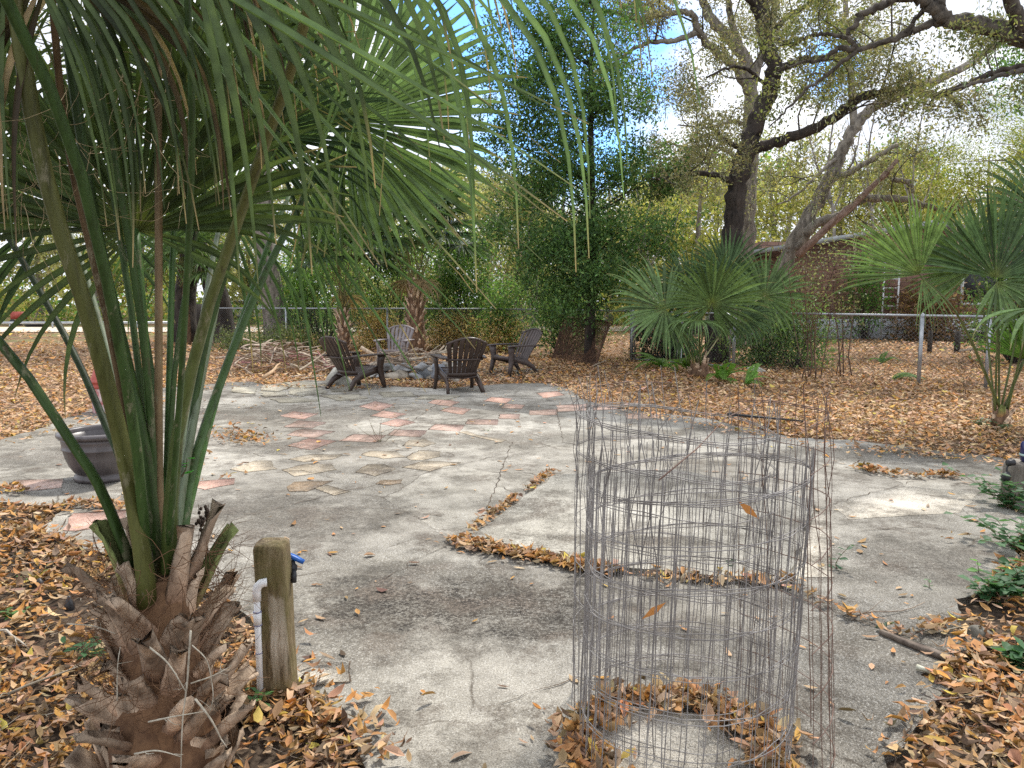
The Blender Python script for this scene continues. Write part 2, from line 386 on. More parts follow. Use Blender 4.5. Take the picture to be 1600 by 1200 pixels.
def concrete(name, tint=(1, 1, 1), stains=(), moss=False):
    m, nt, b = new_mat(name); v = coords(nt)
    big = noise(nt, v, .55, 6, .62); mid = noise(nt, v, 3.6, 9, .78); fine = noise(nt, v, 75, 3, .7)
    c = ramp(nt, mid, [(.28, (.185 * tint[0], .174 * tint[1], .154 * tint[2])), (.5, (.385 * tint[0], .37 * tint[1], .336 * tint[2])), (.72, (.55 * tint[0], .535 * tint[1], .49 * tint[2]))])
    c = mix(nt, 1.0, c, ramp(nt, big, [(.38, (.62, .605, .58)), (.6, (1.08, 1.07, 1.06))]), 'MULTIPLY')
    # irregular old slabs: faint joints, a slightly different tone for each
    if moss:
        wv = nt.nodes.new('ShaderNodeVectorMath'); wv.operation = 'ADD'; nn_ = nt.nodes.new('ShaderNodeTexNoise'); nn_.inputs['Scale'].default_value = 1.1; nn_.inputs['Detail'].default_value = 5
        link(nt, v, nn_.inputs['Vector']); sc_ = nt.nodes.new('ShaderNodeVectorMath'); sc_.operation = 'SCALE'; sc_.inputs['Scale'].default_value = .55; link(nt, nn_.outputs['Color'], sc_.inputs[0])
        link(nt, v, wv.inputs[0]); link(nt, sc_.outputs[0], wv.inputs[1])
        ve = nt.nodes.new('ShaderNodeTexVoronoi'); ve.feature = 'DISTANCE_TO_EDGE'; ve.inputs['Scale'].default_value = .62; link(nt, wv.outputs[0], ve.inputs['Vector'])
        vc = nt.nodes.new('ShaderNodeTexVoronoi'); vc.inputs['Scale'].default_value = .62; link(nt, wv.outputs[0], vc.inputs['Vector'])
        c = mix(nt, 1.0, c, ramp(nt, vc.outputs['Color'], [(.2, (.78, .77, .76)), (.8, (1.1, 1.1, 1.09))]), 'MULTIPLY')
        jn = math_n(nt, 'MULTIPLY', ramp(nt, ve.outputs['Distance'], [(.0, .9), (.007, 0.0)]), ramp(nt, noise(nt, v, 1.7, 3), [(.42, 0.0), (.55, 1.0)]))
        c = mix(nt, jn, c, (.07, .055, .04))
    # lichen-dark film, broken by pale grit
    film = ramp(nt, noise(nt, v, 1.5, 10, .8), [(.50, 0.0), (.57, .5), (.68, .9)])
    acc = film
    for (x, y, rx, ry, rz, s) in stains:
        mp = nt.nodes.new('ShaderNodeMapping'); mp.vector_type = 'TEXTURE'
        mp.inputs['Location'].default_value = (x, y, 0); mp.inputs['Rotation'].default_value = (0, 0, rz); mp.inputs['Scale'].default_value = (rx, ry, 1)
        link(nt, v, mp.inputs['Vector'])
        ln = nt.nodes.new('ShaderNodeVectorMath'); ln.operation = 'LENGTH'
        fl = nt.nodes.new('ShaderNodeVectorMath'); fl.operation = 'MULTIPLY'; fl.inputs[1].default_value = (1, 1, 0)
        link(nt, mp.outputs[0], fl.inputs[0]); link(nt, fl.outputs[0], ln.inputs[0])
        rr = math_n(nt, 'ADD', ln.outputs['Value'], math_n(nt, 'MULTIPLY', math_n(nt, 'SUBTRACT', mid, .5), 2.2))
        e = ramp(nt, rr, [(.55, s), (1.05, 0.0)])
        acc = math_n(nt, 'MAXIMUM', acc, e)
    c = mix(nt, math_n(nt, 'MULTIPLY', acc, .95, True), c, mix(nt, 1.0, c, (.56, .55, .53), 'MULTIPLY'))
    grit = ramp(nt, noise(nt, v, 62, 5, .8), [(.47, 1.0), (.54, .12)])          # pale aggregate standing through the dirt
    smooth_ = ramp(nt, noise(nt, v, 2.6, 4), [(.5, 0.0), (.6, 1.0)])
    brown = math_n(nt, 'MULTIPLY', math_n(nt, 'MULTIPLY', acc, smooth_), .75)
    c = mix(nt, brown, c, (.17, .135, .108))
    wf_ = math_n(nt, 'MULTIPLY', ramp(nt, noise(nt, v, 88, 4, .8), [(.54, 0.0), (.59, .75)]), ramp(nt, noise(nt, v, .9, 5), [(.4, .25), (.6, 1.0)]))
    c = mix(nt, wf_, c, (.56, .55, .52))
    acc = math_n(nt, 'MULTIPLY', acc, grit)
    c = mix(nt, acc, c, ramp(nt, noise(nt, v, 6, 4), [(.35, (.022, .018, .015)), (.7, (.09, .075, .06))]))
    c = mix(nt, 1.0, c, ramp(nt, noise(nt, v, 160, 2, .8), [(.34, (.4, .385, .36)), (.46, (.98, .97, .95)), (.58, (1.12, 1.11, 1.09)), (.66, (1.55, 1.53, 1.48))]), 'MULTIPLY')
    link(nt, c, b.inputs['Base Color']); b.inputs['Roughness'].default_value = .93
    b.inputs['Specular IOR Level'].default_value = .25
    h = math_n(nt, 'ADD', math_n(nt, 'MULTIPLY', fine, .5), mid); bump(nt, b, h, .8, .014); return m
def st(px, py, rx, ry, rz, s):
    p = G(px, py); return (p[0], p[1], rx, ry, rz, s)
STAINS = [st(720, 950, 1.0, .42, .1, 1.0), st(860, 985, .5, .22, .1, .9), st(560, 930, .45, .28, .3, .75), st(660, 905, .5, .3, 0, .5), st(500, 700, 1.1, .5, .2, .5),
          st(880, 780, .8, .4, .1, .35), st(1440, 870, .8, .3, -.3, .55), st(1500, 905, .6, .25, -.3, .5), st(1380, 715, 1.5, .5, -.1, .6), st(400, 800, .7, .45, .2, .6), st(1000, 1000, .35, .2, .1, .6),
          st(450, 650, 2.6, .9, .1, .6), st(480, 820, .9, .5, .2, .6), st(600, 1000, .6, .3, .1, .5), st(830, 690, 1.8, .5, .2, .4), st(120, 720, 1.2, .6, 0, .5), st(1420, 1000, .5, .3, 0, .35), st(1330, 905, .4, .2, 0, .3), st(560, 980, .5, .2, .2, .6), st(1080, 640, 2, .3, 0, .3)]
M['conc'] = concrete('weathered_concrete', (1, 1, 1), STAINS, True)
M['conc2'] = concrete('raised_concrete', (1.02, 1.02, 1.0), [st(1000, 860, .9, .12, -.1, .7), st(780, 830, .3, .1, .4, .5)])
M['paver'] = concrete('red_paver', (1.24, .82, .74)); M['paver2'] = concrete('pink_paver', (1.26, .94, .88))
M['tan'] = concrete('tan_stone', (1.2, 1.07, .9)); M['pale'] = concrete('pale_concrete', (1.3, 1.26, 1.2)); M['brownst'] = concrete('brown_stone', (.8, .62, .46))
M['crack'] = noisy('dirt_joint', (.03, .022, .015), (.12, .08, .05), 20, rough=1, bs=.4)
M['flag'] = concrete('grey_flagstone', (1.15, 1.12, 1.0))

pb = MB(); TOP = .025
n = len(PT2)
pb.add([(x, y, TOP) for x, y in PT2] + [(x, y, -.06) for x, y in PT2],
       [tuple(range(n))[::1]] + [(i, (i + 1) % n, n + (i + 1) % n, n + i) for i in range(n)])
def slabpoly(pts, mi, z=TOP + .004, h=None, wobble=.008):
    P = dense_poly(np.array([G(x, y, z)[:2] for x, y in pts]), .1, wobble); k = len(P)
    hb = h if h else .003
    pb.add([(x, y, z) for x, y in P] + [(x, y, z - hb) for x, y in P], [tuple(range(k))] + [(i, (i + 1) % k, k + (i + 1) % k, k + i) for i in range(k)], mi=mi)
def c3(*p): return [(400 + x / 4, 600 + y / 4) for x, y in p]
def c7(*p): return [(800 + x / 4, 400 + y / 4) for x, y in p]
RED = [c3((645, 140), (745, 107), (865, 130), (775, 168)), c3((715, 198), (795, 165), (940, 185), (850, 215)), c3((770, 248), (880, 215), (1000, 238), (890, 268)),
       c3((1070, 118), (1125, 92), (1275, 112), (1215, 140)), c3((1150, 165), (1225, 140), (1345, 158), (1290, 190)), c3((1420, 105), (1475, 80), (1600, 90), (1560, 120)),
       c3((1535, 150), (1560, 122), (1680, 130), (1660, 155)), c3((145, 200), (230, 170), (390, 185), (300, 222)), c3((190, 385), (330, 338), (510, 355), (345, 410)),
       [(95, 827), (110, 802), (197, 797), (195, 817), (120, 829)], [(305, 762), (310, 752), (365, 747), (366, 756), (320, 765)], [(838, 614), (870, 611), (882, 617), (850, 622)]]
PINK = [c3((180, 265), (270, 225), (440, 240), (350, 275)), c3((180, 320), (290, 278), (490, 295), (370, 335)), c3((520, 355), (615, 312), (815, 320), (750, 362)),
        c3((820, 320), (870, 282), (1070, 290), (1025, 330)), c3((1080, 285), (1120, 248), (1310, 255), (1275, 295)), c3((1310, 250), (1325, 220), (1510, 222), (1505, 255)),
        c3((1516, 215), (1525, 185), (1650, 187), (1650, 218)), [(828, 641), (870, 639), (869, 648), (827, 648)], [(871, 633), (917, 631), (917, 641), (871, 643)],
        [(925, 632), (962, 629), (966, 639), (928, 641)], [(15, 757), (25, 750), (100, 748), (95, 762), (42, 767)], [(975, 646), (1030, 645), (1035, 653), (980, 654)]]
TAN = [c3((915, 385), (960, 350), (1060, 340), (1120, 370), (1050, 390)), c3((650, 440), (720, 418), (880, 420), (930, 455), (800, 465)), c3((940, 455), (1020, 415), (1150, 420), (1160, 450), (1050, 475), (960, 475)),
       c3((620, 550), (700, 502), (800, 500), (880, 530), (750, 575)), c3((910, 520), (1050, 480), (1280, 490), (1090, 545)), c3((200, 470), (330, 440), (540, 440), (480, 470), (300, 485)),
       c3((160, 535), (330, 495), (470, 500), (500, 535), (250, 575)), c3((370, 650), (440, 630), (580, 670), (490, 695)), c3((-160, 530), (-20, 480), (90, 478), (130, 530), (-60, 550)), c3((1270, 300), (1320, 292), (1420, 325), (1560, 350), (1530, 364), (1400, 335))]
for q in RED: slabpoly(q, 1)
for q in PINK: slabpoly(q, 2)
for q in TAN: slabpoly(q, 3)
slabpoly(c3((195, 640), (240, 610), (480, 602), (380, 640), (330, 670), (220, 670)), 5)
slabpoly(c3((750, 625), (780, 600), (910, 595), (900, 620), (830, 632)), 5)
slabpoly([(462, 1037), (547, 1033), (547, 1066), (466, 1072)], 4)
slabpoly([(1235, 800), (1290, 792), (1302, 900), (1240, 905)], 4, TOP + .003)
slabpoly([(1300, 790), (1420, 760), (1530, 770), (1500, 800), (1330, 812)], 4, TOP + .002)
slabpoly([(900, 1120), (1000, 1100), (1120, 1120), (1160, 1190), (1100, 1300), (920, 1290)], 4, TOP + .002)
# flagstones by the brush pile
for q in [((410, 602), (440, 599), (452, 606), (436, 611), (408, 610)), ((446, 597), (490, 596), (500, 603), (470, 607), (450, 604)), ((405, 612), (445, 612), (448, 618), (415, 620)), ((453, 608), (500, 606), (512, 613), (470, 619), (450, 615)),
          ((505, 600), (545, 604), (560, 611), (520, 612)), ((420, 622), (470, 621), (500, 626), (440, 629)), ((500, 617), (560, 616), (575, 622), (530, 626)), ((365, 604), (400, 606), (398, 615), (360, 612)), ((590, 612), (640, 612), (650, 618), (600, 620)), ((660, 616), (720, 618), (700, 624), (650, 623))]:
    slabpoly(q, 6, TOP + .012, .012, .015)
# raised slab in the middle
slabpoly([(738, 837), (866, 742), (1060, 733), (1275, 782), (1232, 906), (1050, 893), (930, 880), (830, 858)], 7, TOP + .035, .045, .01)
def crack(pts, w=.012, z=TOP + .0055):
    P = [G(*p, z) for p in pts]; Q = []
    for a, b in zip(P, P[1:]):
        k = max(2, int(np.linalg.norm(b - a) / .06)); Q += [a + (b - a) * t + A(*NR.normal(0, .008, 2), 0) for t in np.linspace(0, 1, k, endpoint=False)]
    Q.append(P[-1]); Q = np.array(Q); T = np.gradient(Q, axis=0); T /= np.linalg.norm(T, axis=1, keepdims=True)
    S = np.stack([-T[:, 1], T[:, 0], 0 * T[:, 0]], 1); ww = (w * NR.uniform(.15, 1, len(Q)))[:, None] / 2
    V = np.stack([Q - S * ww, Q + S * ww], 1).reshape(-1, 3); i = np.arange(len(Q) - 1)[:, None] * 2
    pb.add(V, i + np.array([[0, 2, 3, 1]]), mi=8)
CR = [[(400, 802), (482, 781), (545, 766), (587, 757), (650, 742), (725, 724), (800, 706), (925, 683)], [(600, 905), (650, 873), (711, 846)], [(545, 791), (600, 794), (650, 800), (690, 806)], [(755, 747), (800, 766), (840, 766)],
      [(1290, 790), (1355, 772), (1425, 752), (1520, 740)], [(470, 1072), (547, 1066), (547, 1033)], [(1245, 930), (1330, 965), (1440, 1000), (1545, 1045)],
      [(960, 700), (1060, 720), (1180, 722)], [(390, 696), (450, 690), (500, 690)], [(760, 800), (800, 690)], [(0, 712), (90, 700), (190, 690), (330, 660)], [(0, 735), (110, 715), (250, 700)], [(120, 830), (240, 800), (400, 803)],
      [(1430, 770), (1560, 790)], [(1330, 830), (1450, 822), (1560, 840)], [(430, 660), (520, 640), (570, 632)], [(580, 690), (680, 670), (800, 640)], [(870, 640), (880, 690), (920, 700)], [(780, 1100), (900, 1060), (1000, 1080)],
      [(1390, 1200), (1425, 1135), (1440, 1090)], [(400, 740), (470, 735), (530, 748)], [(700, 620), (640, 660), (560, 688)], [(690, 655), (740, 662), (830, 663)], [(1120, 690), (1300, 730), (1480, 720)]]
for c in CR: crack(c, .008)
for q in RED + PINK + TAN[:8]: crack(q[:3], .014)
pat = tag(pb.build('patio', [M['conc'], M['paver'], M['paver2'], M['tan'], M['pale'], M['brownst'], M['flag'], M['conc2'], M['crack']], smooth=False), kind='structure')
# small pad under the far right chair
pad = MB(); P = dense_poly(np.array([G(x, y)[:2] for x, y in [(738, 579), (790, 573), (850, 579), (838, 589), (770, 588)]]), .2, .02); k = len(P)
pad.add([(x, y, .02) for x, y in P] + [(x, y, -.05) for x, y in P], [tuple(range(k))] + [(i, (i + 1) % k, k + (i + 1) % k, k + i) for i in range(k)])
tag(pad.build('concrete_pad', M['conc'], smooth=False), kind='structure')

# ---- leaf litter: real curled leaves, thick under the trees, thin on the slab
LC = [(26, .46, .265, .13), (17, .53, .27, .09), (25, .56, .385, .235), (12, .33, .20, .11), (7, .2, .125, .075), (2.5, .58, .42, .10), (14, .50, .34, .23)]
lit = MB()
LN = [(26, .45, .24, .10), (13, .52, .26, .075), (22, .52, .345, .20), (18, .31, .19, .105), (11, .17, .11, .07), (2.5, .56, .42, .10), (12, .42, .29, .19)]
def litter(P, z, size, near, rng=NR, tilt=.3, ck=1.0):
    n = len(P)
    if n == 0: return
    yaw = rng.uniform(0, 2 * pi, n); d = np.stack([np.cos(yaw), np.sin(yaw), rng.normal(0, tilt, n)], 1)
    s = np.stack([-np.sin(yaw), np.cos(yaw), rng.normal(0, tilt, n)], 1)
    d /= np.linalg.norm(d, axis=1, keepdims=True); s /= np.linalg.norm(s, axis=1, keepdims=True)
    nn = np.cross(d, s); L = (size * rng.uniform(.4, 1.35, n))[:, None]; w = L * np.where(rng.random(n) < .88, rng.uniform(.2, .42, n), rng.uniform(.42, .58, n))[:, None] * .5
    curl = ck * L * rng.normal(.07, .14, n)[:, None]; cup = ck * w * rng.normal(.25, .6, n)[:, None]
    B = np.concatenate([P, np.broadcast_to(z, (n,))[:, None]], 1)
    B[:, 2] += (np.abs(d[:, 2:]) * L)[:, 0] * .4
    col = pick(LN if near else LC, n, rng)
    if near:
        V = np.stack([B - d * L * .5 + nn * curl, B - d * L * .17, B + d * L * .18 + nn * curl * .2, B + d * L * .5 + nn * curl * 1.5,
                      B - d * L * .2 + s * w * .85 + nn * cup, B + d * L * .16 + s * w + nn * cup, B - d * L * .2 - s * w * .85 + nn * cup, B + d * L * .16 - s * w + nn * cup], 1)
        b = np.arange(n)[:, None] * 8
        T = np.concatenate([b + t for t in ([0, 1, 4], [0, 6, 1], [2, 3, 5], [2, 7, 3])]); Q = np.concatenate([b + [1, 2, 5, 4], b + [1, 6, 7, 2]])
        c = np.repeat(col, 8, 0); c[np.tile([False, True, True] + [False] * 5, n)] *= .82
        lit.add(V.reshape(-1, 3), [], c); lit.f.append((T + lit.n - 8 * n, 0)); lit.f.append((Q + lit.n - 8 * n, 0))
    else:
        V = np.stack([B - d * L * .5 + nn * curl, B + s * w + nn * cup, B + d * L * .5 + nn * curl, B - s * w + nn * cup], 1)
        b = np.arange(n)[:, None] * 4
        lit.add(V.reshape(-1, 3), np.concatenate([b + [0, 1, 2], b + [0, 2, 3]]), np.repeat(col, 4, 0))
def wedge(r0, r1, dens, half=.78):
    half = 1.15 if r1 <= 6 else (.95 if r1 <= 12 else half)
    n = int(half * (r1 * r1 - r0 * r0) * dens); r = np.sqrt(NR.uniform(r0 * r0, r1 * r1, n)); a = NR.uniform(-half, half, n)
    return np.stack([r * np.sin(a), r * np.cos(a)], 1)
def soilgap(P):        # bare soil patches between drifts
    return np.sin(P[:, 0] * 3.1 + 1.3 * np.sin(P[:, 1] * 2.3)) + np.sin(P[:, 1] * 3.7 + 1.1 * np.sin(P[:, 0] * 2.9)) + NR.normal(0, .7, len(P))
for r0, r1, dn, sz, near in ((1.5, 3.5, 2300, .058, True), (3.5, 6, 1300, .064, True), (6, 12, 720, .072, False), (12, 20, 260, .09, False), (20, 30, 60, .12, False), (30, 42, 9, .15, False)):
    P = wedge(r0, r1, dn); P = P[~inside(P, PT2)]
    if near: P = P[soilgap(P) < 1.15]
    litter(P, NR.uniform(0, .035, len(P)) if near else NR.uniform(0, .04, len(P)), sz, near)
P = wedge(1.8, 14, 7); P = P[inside(P, PT2)]; litter(P, TOP + .007, .065, True, tilt=.07, ck=.45)
P = wedge(1.8, 5, 6); P = P[inside(P, PT2)]; litter(P, TOP + .007, .055, True, tilt=.07, ck=.45)
def drift(pts, w, n, z=TOP + .015, hz=.02, sz=.075, near=True):
    K = np.array([G(*p, TOP)[:2] for p in pts]); L = np.linalg.norm(np.diff(K, axis=0), axis=1); cs = np.concatenate([[0], np.cumsum(L)])
    t = NR.uniform(0, cs[-1], n); ph = NR.uniform(0, 6, 2); t = t[np.sin(t * 5.3 + ph[0]) + np.sin(t * 12.1 + ph[1]) + NR.normal(0, .6, n) > -.55]; n = len(t); X = np.stack([np.interp(t, cs, K[:, 0]), np.interp(t, cs, K[:, 1])], 1) + NR.normal(0, w, (n, 2))
    litter(X, z + NR.uniform(0, hz, n), sz * .85, near)
drift([(716, 850), (760, 812), (866, 738)], .026, 330, hz=.01)
drift([(712, 848), (780, 862), (880, 882), (930, 893)], .05, 560, hz=.012)
drift([(840, 874), (890, 886), (960, 896)], .03, 420, hz=.012)
drift([(930, 893), (1060, 905), (1240, 912)], .045, 420, hz=.012)
drift([(345, 672), (385, 690), (400, 690)], .14, 420); drift([(320, 715), (340, 714)], .1, 120); drift([(300, 760), (360, 748)], .03, 60)
drift([(355, 598), (300, 612), (210, 640), (60, 690)], .25, 900, near=False); drift([(420, 606), (520, 606), (600, 610)], .12, 260, near=False)
drift([(600, 604), (650, 600), (690, 602)], .12, 500, near=False); drift([(850, 592), (905, 615), (1000, 648), (1240, 690)], .14, 1100, near=False)
drift([(1345, 732), (1380, 742), (1425, 747)], .06, 240); drift([(1190, 662), (1260, 680)], .1, 240); drift([(1455, 744), (1490, 746)], .05, 90)
drift([(1475, 845), (1525, 846)], .04, 30); drift([(1240, 925), (1330, 965), (1430, 1000)], .03, 60); drift([(1440, 985), (1500, 985)], .04, 60)
drift([(0, 795), (60, 800), (130, 790), (200, 795)], .06, 300); drift([(0, 765), (40, 770)], .05, 120); drift([(30, 830), (120, 860), (300, 900)], .1, 500)
drift([(400, 1000), (450, 1090), (560, 1160), (600, 1250)], .09, 420); drift([(1400, 1200), (1440, 1110), (1490, 1060), (1545, 960), (1600, 880)], .06, 420, hz=.01)
drift([(480, 590), (420, 600), (380, 592)], .2, 380, near=False); drift([(1290, 700), (1450, 712), (1600, 730)], .14, 500, near=False)
# ring of leaves caught round the foot of the wire cages
cc = A(D(1060, 1130, 2.34)[0], 2.34, 0)
a = np.linspace(0, 2 * pi, 40); ring = []
for th in NR.uniform(-.6, pi + .9, 1300):
    r = NR.normal(.315, .045) + .02 * math.sin(th * 7); ring.append((cc[0] + r * math.cos(th), cc[1] + r * math.sin(th)))
litter(np.array(ring), TOP + .02 + NR.uniform(0, .03, 1300), .062, True, tilt=.4)
# fine debris: bits of stem among the leaves
P = np.concatenate([wedge(1.6, 4, 160), wedge(4, 9, 30)]); P = P[~inside(P, PT2)]
for q in P:
    a = R.uniform(0, pi); L = R.uniform(.03, .13); z = R.uniform(.01, .05); d = A(math.cos(a), math.sin(a), R.uniform(-.25, .25)) * L; c = A(q[0], q[1], z)
    tube(lit, [c - d, c + A(*NR.normal(0, .006, 3)), c + d], .0016, 3, pick([(2, .12, .08, .05), (1, .35, .29, .22)], 1, NR)[0], cap=False)
tag(lit.build('leaf_litter', M['deadleaf'], smooth=False), kind='stuff')
# =====================================================================  YARD OBJECTS
# ---- slatted garden chairs
def make_chair(loc, rz, mat, label):
    t = empty('garden_chair', loc, label, 'chair', 'slatted garden chairs round the fire pit', rz)
    def P(name, fn, par=None):
        mb = MB(); fn(mb); return mb.build(name, M[mat], par or t, smooth=False)
    # back: seven slats fanning up to an arched top, leaning back
    def bp(u, v, off=0):          # u across (-1..1), v up the back (0..1) -> point
        half = .205 + .115 * min(1, v * 1.25) - (.05 * max(0, v - .8) / .2)
        dish = .045 * (u * u)
        return A(u * half, -.13 - .40 * v * .95 + dish - off, .235 + .70 * v - .06 * v * v)
    for i in range(7):
        uc = (i - 3) / 3.35; top = 1.0 - .14 * (abs(uc) ** 2.2)
        def f(mb, uc=uc, top=top):
            vs = np.linspace(.0, top, 9)
            C = np.array([bp(uc, v) for v in vs]); wd = [(bp(uc + .118, v) - bp(uc - .118, v))[0] * (1 if v < top - .01 else .86) for v in vs]
            sweep(mb, C, wd, .016, (1, 0, 0))
        P('back_slat', f)
    P('top_rim', lambda mb: sweep(mb, [bp(u, .985 - .15 * abs(u) ** 2.2, -.003) for u in np.linspace(-1.04, 1.04, 17)], .03, .03, (0, .5, 1)))
    P('back_rail', lambda mb: sweep(mb, [bp(u, .43, .018) for u in np.linspace(-1.12, 1.12, 13)], .032, .03, (0, -.5, 1)))
    P('lower_rail', lambda mb: sweep(mb, [bp(u, .05, .012) for u in np.linspace(-1.1, 1.1, 9)], .085, .02, (0, -.5, 1)))
    def seat(mb):
        for k in range(6):
            y = .33 - k * .088; z = .365 - .11 * (k / 5) ** .8 - (.012 if k == 0 else 0)
            sweep(mb, [(-.255, y, z - .012), (-.13, y, z - .022), (0, y, z - .026), (.13, y, z - .022), (.255, y, z - .012)], .078, .018, (0, 1, .2))
        sweep(mb, [(-.26, .372, .325), (.26, .372, .325)], .075, .016, (0, .1, 1))
    P('seat', seat)
    for s in (-1, 1):
        P('arm', lambda mb: sweep(mb, [(s * .315, .43, .552), (s * .33, .40, .562), (s * .335, .2, .565), (s * .33, -.1, .56), (s * .315, -.28, .553), (s * .30, -.34, .55)],
                                  [.09, .125, .13, .11, .085, .06], .024, (1, 0, 0)))
        P('front_leg', lambda mb: sweep(mb, [(s * .315, .345, .55), (s * .305, .335, .45), (s * .295, .325, .33), (s * .305, .36, .15), (s * .318, .40, 0)], [.15, .115, .11, .075, .055], .045, (0, 1, 0)))
        P('rear_leg', lambda mb: sweep(mb, [(s * .272, .31, .32), (s * .265, .12, .27), (s * .255, -.06, .225), (s * .26, -.2, .15), (s * .285, -.32, 0)], [.12, .10, .11, .085, .055], .04, (0, .55, 1)))
    return t
def gz(px, py, z=TOP): return G(px, py, z)
r_ = math.radians
make_chair(gz(552, 607), -r_(38), 'brown_resin', 'dark brown slatted chair at the left of the fire pit, its seat facing right')
make_chair(gz(719, 611), r_(20), 'brown_resin', 'dark brown slatted chair right of the fire pit seen squarely from behind')
make_chair(A(-2.62, 17.3, 0.01), pi - r_(8), 'grey_resin', 'sun greyed slatted chair behind the fire pit, facing the camera by the palm trunk')
make_chair(gz(806, 583, .02), r_(127), 'mid_resin', 'faded brown slatted chair on its own small pad, facing left before the fence')

# ---- fire pit: ring of stones, with branches laid across
fp = G(652, 588)
rng = np.random.default_rng(3)
spots = []
for k in range(15):
    a = k / 15 * 2 * pi + .2; spots.append((fp[0] + .86 * math.cos(a) + rng.normal(0, .03), fp[1] + .75 * math.sin(a), 0, rng.uniform(.11, .19)))
for k in range(10):
    a = pi + k / 9 * pi + rng.normal(0, .05); spots.append((fp[0] + .78 * math.cos(a), fp[1] + .66 * math.sin(a) + .03, .15, rng.uniform(.10, .17)))
for (x, y, z, s) in spots:
    c = rng.uniform(.75, 1.15) * np.array([[1, 1, 1], [.72, .76, .82], [1.1, 1.0, .86]][rng.integers(3)]); mb = MB()
    stone(mb, (x, y, z + s * .45), (s * 1.15, s, s * .62), rng, 3, .4, c, 10)
    tag(mb.build('fire_pit_stone', M['stone'], smooth=False), 'rough grey stone in the ring of the fire pit between the chairs', 'stone', 'stones of the fire pit ring')
def lone_stone(p, s, label, col=(1, 1, 1), mat='stone', name='stone'):
    mb = MB(); stone(mb, p + A(0, 0, s[2] * .5), s, rng, 3, .25, col); return tag(mb.build(name, M[mat], smooth=False), label, 'stone')
lone_stone(G(668, 592), (.3, .2, .2), 'blue grey angular stone on the near side of the fire pit ring', (.62, .7, .82))
lone_stone(G(688, 598) + A(0, 0, .1), (.17, .15, .16), 'small slate blue stone leaning at the front of the fire pit', (.6, .67, .8))
lone_stone(G(708, 596), (.24, .2, .22), 'rounded buff boulder behind the leg of the right chair', (1.15, 1.08, .98))
lone_stone(G(531, 603), (.26, .2, .22), 'pale smooth boulder under the left chair', (1.15, 1.15, 1.08))
lone_stone(G(1184, 583), (.2, .12, .1), 'white lump of stone on the leaves beside the middle ferns', (1.7, 1.7, 1.7))
lone_stone(G(1528, 1002), (.055, .045, .045), 'dark mossy rock at the right edge of the patio', (.35, .34, .3))
lone_stone(G(1362, 706), (.09, .06, .035), 'small pale stone on the far edge of the patio at right', (1.1, 1.1, 1.1))
def stickobj(P, r, label, group=None, mat='stick', col=(1, 1, 1), name='stick', forks=0, flat=1.0, cat='stick'):
    P = np.asarray(P, float); n = len(P); o0 = P[0].copy(); mb = MB()
    tube(mb, P, np.linspace(r, r * .45, n), 6, col, flat=flat, rough=.08)
    for k in range(forks):
        i = R.randrange(n // 4, n - 1); L = np.linalg.norm(P[-1] - P[0]) * R.uniform(.12, .3)
        d = unit(unit(P[-1] - P[0]) + NR.normal(0, .6, 3)); tube(mb, wob(P[i], P[i] + d * L, 5, .06, NR), np.linspace(r * .5, r * .2, 5), 5, col)
    o = mb.build(name, M[mat], None, o0); o.location = tuple(o0); return tag(o, label, cat, group)
fz = .42
stickobj(wob(fp + A(-1.02, -.3, .58), fp + A(.55, .15, .44), 9, .09, NR), .038, 'thick pale peeled branch across the fire pit, its end raised at left', None, 'twig', (1.15, .95, .78), 'branch', 1, cat='branch')
stickobj(wob(fp + A(-.55, .1, .42), fp + A(.75, -.35, .50), 8, .05, NR), .03, 'thin bleached branch laid across the fire pit towards the right chair', None, 'twig', (.9, .8, .68), 'branch', 2, cat='branch')
stickobj(wob(fp + A(-.1, -.35, .36), fp + A(.95, .05, .58), 8, .05, NR), .026, 'grey branch rising to the right over the fire pit', None, 'twig', (1, .9, .78), 'branch', 2, cat='branch')
for k in range(40):
    a = R.uniform(0, pi); c = fp + A(R.uniform(-.6, .7), R.uniform(-.6, .35), R.uniform(.2, .46)); d = A(math.cos(a), math.sin(a) * .8, R.uniform(-.2, .2)) * R.uniform(.2, .6)
    stickobj(wob(c - d, c + d, 7, .09, NR), R.uniform(.008, .026), 'tangled dry stick piled inside the fire pit', 'sticks piled in the fire pit', 'stick', (R.uniform(.6, 1.3),) * 3, 'firewood_stick', 1)

# ---- brush pile left of the chairs: bark strips, palm boots and sticks
bc = G(425, 582); bx = []
for k in range(7):
    L = R.uniform(.5, 1.2); cu = R.uniform(-.16, .16)
    P = np.array([(t * L, cu * L * math.sin(t * pi * R.uniform(.8, 1.4)), .08 * L * math.sin(t * 3 + k)) for t in np.linspace(-.5, .5, 9)]); mb = MB()
    if k < 4: sweep(mb, P, np.linspace(.06, .022, 9) * R.uniform(.7, 1.2), .010, (0, 1, .3), (R.uniform(.7, 1.2),) * 3)
    else: tube(mb, P, np.linspace(.016, .007, 9), 6, (R.uniform(.6, 1.1), R.uniform(.55, .95), R.uniform(.5, .85)))
    bx.append(mb.me if False else mb)
protos = [mb.build('brush_strip' if k < 4 else 'brush_stick', M['stick']) for k, mb in enumerate(bx)]
LS = {'brush_strip': 'curled brown palm bark strip heaped in the brush pile left of the chairs', 'brush_stick': 'weathered stick heaped in the brush pile left of the chairs'}
